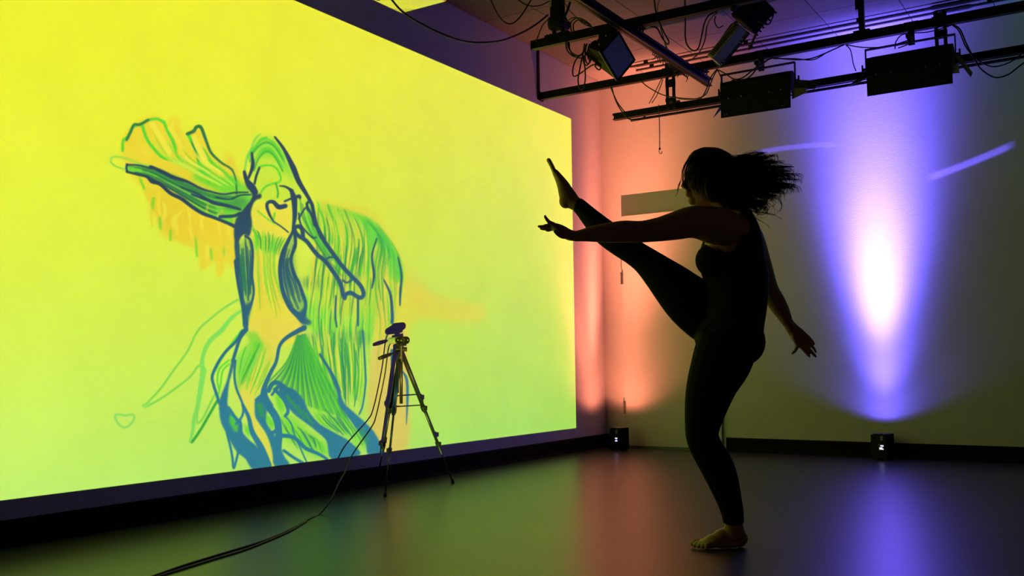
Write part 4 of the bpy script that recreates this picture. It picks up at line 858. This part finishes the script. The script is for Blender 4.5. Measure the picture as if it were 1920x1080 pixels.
# webcam cable: down to the floor, then along it towards the camera
fl = [on(a, b, 2, 0.004) for a, b in ((599, 964), (581, 972), (539, 995), (487, 1016), (409, 1040), (344, 1060), (287, 1080), (200, 1112))]
start = wc - fr * 0.083 + upz * (-0.005)
air = [start, start - fr * 0.03 + np.array([0, -0.03, -0.03])]
dep = lambda p: (np.asarray(p) - CAM) @ FW
da, db = dep(start), dep(fl[0])
for (a, b, f) in ((722, 700, 0.03), (713, 745, 0.06), (705, 780, 0.12), (697, 800, 0.2), (661, 852, 0.5), (647, 885, 0.65), (636, 904, 0.76), (620, 938, 0.9)):
    air.append(at(a, b, da + (db - da) * f))
fl2 = [p.copy() for p in fl]
o = MB().tube(spline(air + fl, 6), 0.0042, 6).build('webcam_cable', 'cable', smooth=True, origin=fl[0])
tag(o, 'thin black cable from the webcam trailing across the floor', 'cable')
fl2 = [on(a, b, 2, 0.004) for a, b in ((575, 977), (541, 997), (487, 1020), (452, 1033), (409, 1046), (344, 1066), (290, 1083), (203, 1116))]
o = MB().tube(spline(fl2, 6), 0.0038, 6).build('floor_cable_shadow', 'cable', smooth=True, origin=fl2[0])  # dark strand modelled in place of the webcam cable's shadow
tag(o, 'thin black strand on the floor standing in for the webcam cable shadow', 'cable')

# ------------------------------------------------------------------ the dancer: one continuous body grown from tapered limbs, then clothes and hair
class Body:
    def __init__(s): s.m = MB(); s.samples = []
    def limb(s, tag_, rows, n=18, sub=3):
        """rows: px, py, depth, half width across the picture (px), half thickness (m)"""
        R = np.array([(r[0], r[1], r[2], r[3], r[4] if len(r) > 4 else r[3] * r[2] / F_PX * 0.95) for r in rows], float)
        R = spline(R, sub)
        C = np.array([at(a, b, d) for a, b, d, _, _ in R]); hw = R[:, 3] * R[:, 2] / F_PX; hd = R[:, 4]
        T = np.gradient(C, axis=0); T /= np.linalg.norm(T, axis=1)[:, None]
        vs_, fs = [], []; N = len(C)
        caps0 = [(-0.75, 0.62), (0, 1)]; 
        for i in range(N):
            e1 = np.cross(T[i], FW); e1 /= np.linalg.norm(e1); e2 = np.cross(T[i], e1)
            for k in range(n):
                a = 2 * math.pi * k / n; vs_.append(C[i] + e1 * math.cos(a) * hw[i] + e2 * math.sin(a) * hd[i])
        for i in range(N - 1):
            for k in range(n):
                a, b = i * n + k, i * n + (k + 1) % n; fs.append((a, b, b + n, a + n))
        # rounded ends
        c0, c1 = len(vs_), len(vs_) + 1
        vs_.append(C[0] - T[0] * min(hw[0], hd[0]) * 0.5); vs_.append(C[-1] + T[-1] * min(hw[-1], hd[-1]) * 0.5)
        for k in range(n):
            fs.append((c0, (k + 1) % n, k)); fs.append((c1, (N - 1) * n + k, (N - 1) * n + (k + 1) % n))
        s.m.add(vs_, fs)
        for i in range(N): s.samples.append((tag_, C[i], (hw[i] + hd[i]) / 2))
    def rod(s, tag_, pts, rad, n=10):
        P = spline(pts, 4) if len(pts) > 2 else np.array(pts, float)
        r = np.interp(np.linspace(0, 1, len(P)), np.linspace(0, 1, len(rad)), rad)
        T = P[-1] - P[-2]; T /= np.linalg.norm(T)
        P2 = np.vstack([P, P[-1] + T * r[-1] * 0.55]); r2 = np.append(r, r[-1] * 0.55)
        s.m.tube(P2, r2, n)
        for p, q in zip(P, r): s.samples.append((tag_, p, q))
    def ball(s, tag_, c, r, axes=None):
        b = MB().ball((0, 0, 0), 1.0, 10); V = np.array(b.v) * np.array(r if not np.isscalar(r) else (r, r, r))
        V = V @ (np.array(axes) if axes is not None else np.array([RT, FW, UP]))
        s.m.add(V + np.array(c), b.f); s.samples.append((tag_, np.array(c), float(np.mean(r))))
B = Body()
# trunk
B.limb('torso', [(1360, 668, 3.95, 50, 0.135), (1366, 640, 3.95, 63, 0.165), (1373, 608, 3.95, 55, 0.165), (1381, 568, 3.95, 53, 0.145), (1381, 522, 3.95, 56, 0.142), (1373, 492, 3.95, 58, 0.150), (1374, 465, 3.95, 55, 0.160), (1378, 432, 3.95, 42, 0.165), (1377, 408, 3.95, 30, 0.120), (1370, 392, 3.95, 22, 0.060)], 28, 4)
for dd in (3.86, 4.01): B.ball('torso', at(1334, 488, dd), (0.060, 0.058, 0.062))
B.ball('torso', at(1398, 640, 3.87), (0.075, 0.085, 0.09)); B.ball('torso', at(1396, 636, 4.03), (0.075, 0.085, 0.09))
B.ball('torso', at(1398, 448, 3.86), (0.055, 0.06, 0.085)); B.ball('torso', at(1398, 448, 4.05), (0.055, 0.06, 0.085))
B.limb('head', [(1374, 412, 3.94, 25, 0.056), (1360, 392, 3.94, 24, 0.054), (1347, 368, 3.94, 27, 0.056), (1342, 350, 3.94, 30, 0.06)])
# head: cranium, face, jaw, brow, nose, lips, ear
tilt = lambda a: np.array([RT * math.cos(a) - UP * math.sin(a), FW, RT * math.sin(a) + UP * math.cos(a)])
hx_ = tilt(math.radians(-14))
B.ball('head', at(1340, 326, 3.94), (0.094, 0.074, 0.090), hx_)
B.ball('head', at(1317, 343, 3.94), (0.066, 0.062, 0.086), hx_)
B.limb('head', [(1338, 366, 3.94, 20, 0.052), (1318, 372, 3.94, 17, 0.044), (1303, 375, 3.94, 13, 0.026)])
B.ball('head', at(1299, 376, 3.94), 0.020); B.ball('head', at(1291, 327, 3.94), (0.020, 0.050, 0.014))
B.rod('head', [at(1291, 332, 3.94), at(1284, 343, 3.94), at(1281, 350, 3.94)], [0.008, 0.010, 0.012]); B.ball('head', at(1286, 352, 3.925), 0.008); B.ball('head', at(1286, 352, 3.955), 0.008)
B.ball('head', at(1288, 361, 3.94), (0.010, 0.023, 0.006)); B.ball('head', at(1289, 366, 3.94), (0.010, 0.020, 0.006))
for dd in (3.868, 4.012): B.ball('head', at(1341, 346, dd), (0.018, 0.010, 0.030), hx_)
for dd in (3.905, 3.975): B.ball('head', at(1300, 347, dd), (0.022, 0.022, 0.020))
# near arm, stretched towards the projection
B.limb('larm', [(1374, 428, 3.83, 30, 0.055), (1345, 424, 3.80, 36, 0.062), (1302, 416, 3.78, 31, 0.055), (1264, 424, 3.765, 26.5, 0.048), (1236, 430, 3.755, 23, 0.043), (1202, 434.5, 3.75, 20.5, 0.040), (1173, 434, 3.745, 21, 0.041), (1147, 436, 3.74, 19.5, 0.038), (1113, 438.5, 3.735, 15.5, 0.032), (1091, 441.5, 3.73, 11.5, 0.028), (1077, 443.5, 3.73, 9.8, 0.027)])
B.limb('larm', [(1080, 443, 3.73, 9.5, 0.026), (1066, 440, 3.728, 10.5, 0.030), (1052, 431.5, 3.725, 10, 0.037), (1042, 426, 3.722, 8, 0.038), (1036, 423, 3.72, 6, 0.036)], 16)
hand = lambda tg, p, r: B.rod(tg, [at(*q) for q in p], r)
hand('larm', [(1040, 421, 3.692), (1030, 416.5, 3.690), (1025, 411, 3.688), (1021.5, 404.5, 3.688)], [0.0090, 0.0082, 0.0074, 0.0060])
hand('larm', [(1038, 424, 3.711), (1026, 423, 3.708), (1018, 425, 3.706), (1009, 424.5, 3.704)], [0.0090, 0.0084, 0.0076, 0.0060])
hand('larm', [(1038, 426, 3.731), (1027, 427.5, 3.730), (1020, 429.5, 3.730), (1013, 428, 3.730)], [0.0088, 0.0082, 0.0074, 0.0058])
hand('larm', [(1041, 428, 3.751), (1033, 430.5, 3.752), (1027, 432, 3.753), (1022, 431, 3.754)], [0.0082, 0.0074, 0.0066, 0.0052])
hand('larm', [(1066, 440, 3.705), (1056, 443, 3.692), (1047, 439.5, 3.684), (1039, 432.5, 3.682)], [0.0130, 0.0112, 0.0092, 0.0066])
# far arm, swung back and down
B.limb('rarm', [(1388, 432, 4.06, 30, 0.058), (1404, 450, 4.10, 29, 0.058), (1422, 494, 4.13, 24, 0.050), (1441, 542, 4.14, 18.5, 0.041), (1454, 564, 4.14, 17.5, 0.039), (1466, 584, 4.14, 15, 0.033), (1474, 600, 4.14, 11.5, 0.028), (1479, 608, 4.14, 9.8, 0.024)])
B.limb('rarm', [(1477, 605, 4.14, 9.8, 0.022), (1486, 617, 4.14, 12, 0.019), (1497, 630, 4.14, 15, 0.017), (1505, 640, 4.14, 15.5, 0.014), (1509, 645, 4.14, 13.5, 0.011)], 16)
hand('rarm', [(1499, 645, 4.14), (1507, 656, 4.138), (1513, 663, 4.136), (1518.5, 669, 4.134)], [0.0092, 0.0084, 0.0076, 0.0060])
hand('rarm', [(1506, 642, 4.14), (1517, 655, 4.14), (1524, 662.5, 4.14), (1530, 669.5, 4.14)], [0.0092, 0.0086, 0.0076, 0.0060])
hand('rarm', [(1511, 637, 4.145), (1520, 647, 4.150), (1526, 654, 4.155), (1530, 661, 4.160)], [0.0090, 0.0082, 0.0074, 0.0058])
hand('rarm', [(1513, 629, 4.145), (1519, 635.5, 4.150), (1523, 640, 4.153), (1527, 645.5, 4.157)], [0.0086, 0.0078, 0.0068, 0.0054])
hand('rarm', [(1486, 622, 4.135), (1490, 636, 4.125), (1494.5, 648, 4.118), (1491, 657, 4.113), (1485, 663.5, 4.11)], [0.0125, 0.0115, 0.0095, 0.0080, 0.0060])
# standing leg
B.limb('lleg', [(1366, 640, 3.88, 56, 0.100), (1352, 680, 3.88, 54, 0.100), (1335, 720, 3.885, 46, 0.090), (1324, 760, 3.89, 39, 0.078), (1317.5, 795, 3.89, 32, 0.066), (1317, 820, 3.89, 29, 0.060), (1327, 844, 3.89, 29, 0.058), (1343.5, 872, 3.895, 30, 0.058), (1356, 902, 3.90, 27.5, 0.053), (1366.5, 935, 3.90, 22.5, 0.044), (1373, 960, 3.90, 19.5, 0.039), (1375.5, 979, 3.90, 18, 0.036)])
# raised leg, kicking away towards the corner
B.limb('rleg', [(1356, 606, 4.00, 52, 0.100), (1328, 588, 4.01, 54, 0.098), (1293, 564, 4.03, 48, 0.092), (1260, 533, 4.055, 39.5, 0.080), (1236, 511, 4.08, 32, 0.068), (1212, 490, 4.11, 25.5, 0.058), (1191, 475, 4.13, 23, 0.053), (1161, 454, 4.17, 24, 0.056), (1134, 435, 4.21, 22.5, 0.052), (1110, 411, 4.26, 17.5, 0.043), (1096, 396, 4.29, 14.5, 0.036), (1085, 385, 4.31, 12.6, 0.033)])
# standing foot
fh = on(1400, 1025, 2, 0.0); ft = on(1298, 1030, 2, 0.0); fd = (ft - fh); fd /= np.linalg.norm(fd); lat = np.array([-fd[1], fd[0], 0.0])
lat = lat if lat @ (CAM - fh) > 0 else -lat
FP = lambda a, b, z: fh + fd * a + lat * b + np.array([0, 0, z])
B.limb('lfoot', [(1375.5, 983, 3.90, 18, 0.036), (1377, 998, 3.90, 19, 0.036), (1380, 1008, 3.90, 21, 0.034)])
B.ball('lfoot', FP(0.030, 0.0, 0.034), (0.034, 0.032, 0.034)); B.ball('lfoot', FP(0.05, 0.0, 0.05), (0.036, 0.032, 0.036))
axF = np.array([fd, lat, (0, 0, 1.0)])
B.ball('lfoot', FP(0.085, 0.0, 0.045), (0.060, 0.034, 0.036), axF); B.ball('lfoot', FP(0.125, -0.004, 0.032), (0.055, 0.037, 0.027), axF); B.ball('lfoot', FP(0.16, 0.0, 0.022), (0.045, 0.044, 0.020), axF)
B.ball('lfoot', FP(0.09, 0.012, 0.016), (0.075, 0.026, 0.015), axF)
for b, L_, r in ((-0.033, 0.236, 0.0125), (-0.012, 0.232, 0.0092), (0.006, 0.222, 0.0086), (0.022, 0.210, 0.0082), (0.037, 0.196, 0.0078)):
    B.rod('lfoot', [FP(0.165, b * 0.9, 0.022), FP((0.165 + L_) / 2 + 0.006, b, 0.020 + r * 0.3), FP(L_ - r * 1.3, b, r * 1.05)], [r * 1.1, r * 0.95, r])
# raised foot, toes up
B.limb('rfoot', [(1085, 385, 4.312, 12.6, 0.033), (1076, 380, 4.32, 14, 0.034), (1066.5, 371, 4.325, 16.5, 0.034), (1061, 360, 4.33, 14.5, 0.035), (1055.5, 347, 4.333, 11.5, 0.038), (1048, 334, 4.336, 8.2, 0.042), (1040, 322, 4.34, 5.6, 0.042)], 16)
B.ball('rfoot', at(1061, 377, 4.325), (0.031, 0.030, 0.034))
for k, (dq, tx, ty, r) in enumerate(((0.033, 1028, 299, 0.0115), (0.013, 1029, 301, 0.0088), (-0.005, 1030.5, 304, 0.0082), (-0.021, 1032, 307.5, 0.0078), (-0.035, 1034, 311.5, 0.0072))):
    B.rod('rfoot', [at(1040, 323, 4.338 + dq), at((1040 + tx) / 2, (323 + ty) / 2 - 1, 4.338 + dq * 1.05), at(tx, ty, 4.338 + dq * 1.05)], [r, r * 0.95, r * 0.95])
raw = B.m.build('person_raw', 'skin')
md = raw.modifiers.new('r', 'REMESH'); md.mode = 'VOXEL'; md.voxel_size = 0.0046; md.use_smooth_shade = True
sm = raw.modifiers.new('s', 'SMOOTH'); sm.factor = 0.5; sm.iterations = 3
dg = bpy.context.evaluated_depsgraph_get(); ev = raw.evaluated_get(dg); bme = bpy.data.meshes.new_from_object(ev, depsgraph=dg)
bpy.data.objects.remove(raw, do_unlink=True)
bme.name = 'person'; bme.polygons.foreach_set('use_smooth', [True] * len(bme.polygons))
org = FP(0.1, 0, 0)
nv = len(bme.vertices); V = np.zeros(nv * 3); bme.vertices.foreach_get('co', V); V = V.reshape(-1, 3)
V[:, 2] = np.maximum(V[:, 2], 0.0015)
Nn = np.zeros(nv * 3); bme.vertices.foreach_get('normal', Nn); Nn = Nn.reshape(-1, 3)
bme.vertices.foreach_set('co', (V - org).ravel()); bme.update()
if len(bme.materials) == 0: bme.materials.append(MT['skin'])
person = bpy.data.objects.new('person', bme); COL.objects.link(person); person.location = tuple(org)
tag(person, 'barefoot dancer in black tank top and leggings kicking one leg high', 'person')
# which limb each point belongs to
SP = np.array([p for _, p, _ in B.samples]); SR = np.array([r for _, _, r in B.samples]); names = np.array([t_ for t_, _, _ in B.samples])
best = np.full(nv, 1e9); who = np.zeros(nv, int)
for i in range(len(SP)):
    d = np.linalg.norm(V - SP[i], axis=1) / SR[i]; k = d < best; best[k] = d[k]; who[k] = i
tagv = names[who]
D_ = V - CAM; zc_ = D_ @ FW; PX = 960 + F_PX * (D_ @ RT) / zc_; PY = 540 - F_PX * (D_ @ UP) / zc_
def inpoly(P, X, Y):
    r = np.zeros(len(X), bool); n = len(P)
    for i in range(n):
        (ax, ay), (bx, by) = P[i], P[(i + 1) % n]
        if ay != by: r ^= ((ay > Y) != (by > Y)) & (X < (bx - ax) * (Y - ay) / (by - ay) + ax)
    return r
hole = spline([(1296, 380), (1300, 440), (1313, 450), (1326, 461), (1343, 469), (1360, 471), (1375, 468), (1386, 453), (1391, 431), (1388, 414), (1380, 398), (1360, 382), (1330, 376), (1296, 380)], 4)
cloth = np.isin(tagv, ('torso', 'lleg', 'rleg'))
cloth &= ~(inpoly(hole, PX, PY) & (zc_ < 3.95))
near_sh = (tagv == 'larm') & (PY > 440) & (PX > 1318) & ~inpoly(hole, PX, PY); cloth |= near_sh
cloth |= (tagv == 'rarm') & (PX < 1412) & (PY < 470) & (zc_ < 4.08)
cloth &= ~((PY < 402) & (zc_ < 4.1) & (PX < 1388))
loops = np.zeros(len(bme.loops), int); bme.loops.foreach_get('vertex_index', loops)
ps = np.zeros(len(bme.polygons), int); pt = np.zeros(len(bme.polygons), int); bme.polygons.foreach_get('loop_start', ps); bme.polygons.foreach_get('loop_total', pt)
def garment(name, sel, off, label=None):
    use = np.array([sel[loops[a:a + n_]].all() for a, n_ in zip(ps, pt)])
    faces = [loops[a:a + n_] for a, n_, u_ in zip(ps, pt, use) if u_]
    idx = np.unique(np.concatenate(faces)); remap = np.full(nv, -1); remap[idx] = np.arange(len(idx))
    # smooth the cut line a little, then lift the cloth off the skin
    P = V[idx] + Nn[idx] * off
    P[:, 2] = np.maximum(P[:, 2], 0.004)
    me = bpy.data.meshes.new(name); me.from_pydata([tuple(p) for p in P - org], [], [tuple(remap[f]) for f in faces]); me.materials.append(MT['cloth'])
    me.polygons.foreach_set('use_smooth', [True] * len(me.polygons)); me.update()
    o = bpy.data.objects.new(name, me); COL.objects.link(o); o.parent = person
    so = o.modifiers.new('thickness', 'SOLIDIFY'); so.thickness = 0.0025; so.offset = -1
    if label: o['label'] = label
    return o
garment('leggings', cloth & (np.isin(tagv, ('lleg', 'rleg')) | (PY > 588)), 0.0035, 'black ankle-length leggings')
garment('tank_top', cloth & ~np.isin(tagv, ('lleg', 'rleg')) & (PY < 622), 0.0052, 'black tank top with deep armholes')
# eyes
for dd in (3.912, 3.968):
    e_ = MB().ball(at(1290.5, 335.5, dd), 0.0105, 8).build('eye', 'eye', None, smooth=True); e_.parent = person; e_.matrix_parent_inverse = Matrix.Translation(-Vector(tuple(org)))
# hair: a dense inner mass and many single strands flung back
hm = Body()
hm.limb('h', [(1302, 318, 3.94, 22, 0.060), (1318, 305, 3.94, 30, 0.078), (1338, 320, 3.94, 44, 0.094), (1362, 341, 3.94, 38, 0.088), (1388, 347, 3.95, 36, 0.075), (1412, 343, 3.96, 28, 0.055), (1432, 337, 3.97, 18, 0.032), (1448, 335, 3.98, 7, 0.012)], 24, 4)
hm.ball('h', at(1334, 322, 3.94), (0.103, 0.086, 0.102)); hm.ball('h', at(1365, 372, 3.93), (0.055, 0.07, 0.05)); hm.ball('h', at(1340, 350, 3.865), (0.045, 0.020, 0.07))
hraw = hm.m.build('hair_raw', 'hair')
md = hraw.modifiers.new('r', 'REMESH'); md.mode = 'VOXEL'; md.voxel_size = 0.009; s2_ = hraw.modifiers.new('s', 'SMOOTH'); s2_.iterations = 6
dg = bpy.context.evaluated_depsgraph_get(); hme = bpy.data.meshes.new_from_object(hraw.evaluated_get(dg), depsgraph=dg); bpy.data.objects.remove(hraw, do_unlink=True)
hv = [v.co[:] for v in hme.vertices]; hf = [tuple(p.vertices) for p in hme.polygons]
HM = MB()
# keep the face free of the inner mass
hvA = np.array(hv); HM.add(hvA, hf)
def strand(pts, r=0.0011, n=3):
    P = spline(pts, 4); HM.tube(P, np.linspace(r, r * 0.35, len(P)), n, cap=False)
ends = spline([(1420, 287, 0), (1446, 287, 0), (1470, 297, 0), (1489, 311, 0), (1502, 330, 0), (1501, 345, 0), (1484, 356, 0), (1468, 364, 0), (1452, 374, 0), (1440, 386, 0), (1428, 398, 0), (1416, 410, 0), (1402, 408, 0)], 10)[:, :2]
NCL = 84
for c_i in range(NCL):
    u = (c_i + RNG.random()) / NCL; ec = ends[int(u * (len(ends) - 1))] + RNG.normal(0, 2.5, 2); ec = np.array(ec)
    sc_ = np.array([1352 + RNG.normal(0, 10), 318 + 56 * u + RNG.normal(0, 5)])
    dc0, dc1 = RNG.normal(0, 0.045), RNG.normal(0, 0.05); shr = 1.02 - 0.34 * RNG.random() ** 1.6
    arch_c = -8 * (1 - u) + 9 * u * RNG.random() + RNG.normal(0, 2)
    curl_c = np.array([RNG.normal(3, 3), RNG.normal(7, 3)]) if u < 0.6 else np.array([RNG.normal(-3, 6), RNG.normal(9, 4)])
    for k in range(20):
        e = sc_ + (ec - sc_) * (shr * (1 - 0.16 * RNG.random())) + RNG.normal(0, 1.3, 2); s0 = sc_ + RNG.normal(0, 5, 2)
        m1 = s0 + (e - s0) * 0.35 + np.array([0, arch_c + RNG.normal(0, 1.5)]); m2 = s0 + (e - s0) * 0.72 + np.array([0, arch_c * 0.8 + RNG.normal(0, 1.5)])
        d0_, d1z = dc0 + RNG.normal(0, 0.008), dc1 + RNG.normal(0, 0.008)
        cu_ = curl_c * (0.6 + 0.5 * RNG.random())
        strand([at(s0[0], s0[1], 3.94 + d0_), at(m1[0], m1[1], 3.95 + d0_), at(m2[0], m2[1], 3.96 + (d0_ + d1z) / 2), at(e[0], e[1], 3.97 + d1z), at(e[0] + cu_[0], e[1] + cu_[1], 3.975 + d1z)], 0.0012)
for i in range(46):      # curls below the mass
    x, y = 1392 + 50 * RNG.random(), 372 + 16 * RNG.random(); r = 5 + 8 * RNG.random(); a0 = RNG.random() * 6.28; dd = 3.95 + RNG.normal(0, 0.04); sg = 1 if RNG.random() < 0.5 else -1
    strand([at(x + (x - 1380) * 0.02 + r * 1.1 * math.cos(a0 + sg * k * 0.8) + k * 1.2, y + r * math.sin(a0 + sg * k * 0.8) + k * 2.2, dd) for k in range(7)], 0.0013)
for p in ([(1400, 396), (1420, 398), (1445, 401), (1456, 405), (1466, 411)], [(1408, 402), (1420, 411), (1435, 419), (1443, 426), (1441, 428)], [(1440, 372), (1456, 372), (1465, 383), (1464, 392), (1459, 397)], [(1430, 374), (1446, 366), (1460, 372), (1466, 384), (1462, 394)]):
    for q in range(3): strand([at(x + RNG.normal(0, 0.5), y + RNG.normal(0, 0.5), 3.95) for x, y in p], 0.0011)
for i in range(150):     # strands over crown and cheek
    u = RNG.random(); dd = 3.94 - 0.09 * math.sin(u * 3.0) + RNG.normal(0, 0.008)
    x0_ = 1300 + 40 * u
    strand([at(1334 + 5 * RNG.normal(), 279 + 3 * RNG.random(), dd + 0.02), at(x0_ + 4, 282 + 6 * RNG.random(), dd), at(1281 + 46 * u, 312, dd - 0.01), at(1279 + 44 * u + RNG.normal(0, 1.5), 342, dd - 0.012), at(1283 + 46 * u + RNG.normal(0, 2), 352 + 26 * RNG.random() * (0.1 + u), dd - 0.01)], 0.0012)
for q in range(8): strand([at(1279, 318, 3.93), at(1277, 335, 3.93), at(1274 - q * 0.5, 350, 3.93), at(1266 + q * 0.6, 370 - q, 3.93)], 0.0009)
hair = HM.build('hair', 'hair', None, smooth=True, origin=org)
hair.parent = person; hair.matrix_parent_inverse = Matrix.Translation(-Vector(tuple(org)))
hair['label'] = 'long dark hair flung back'
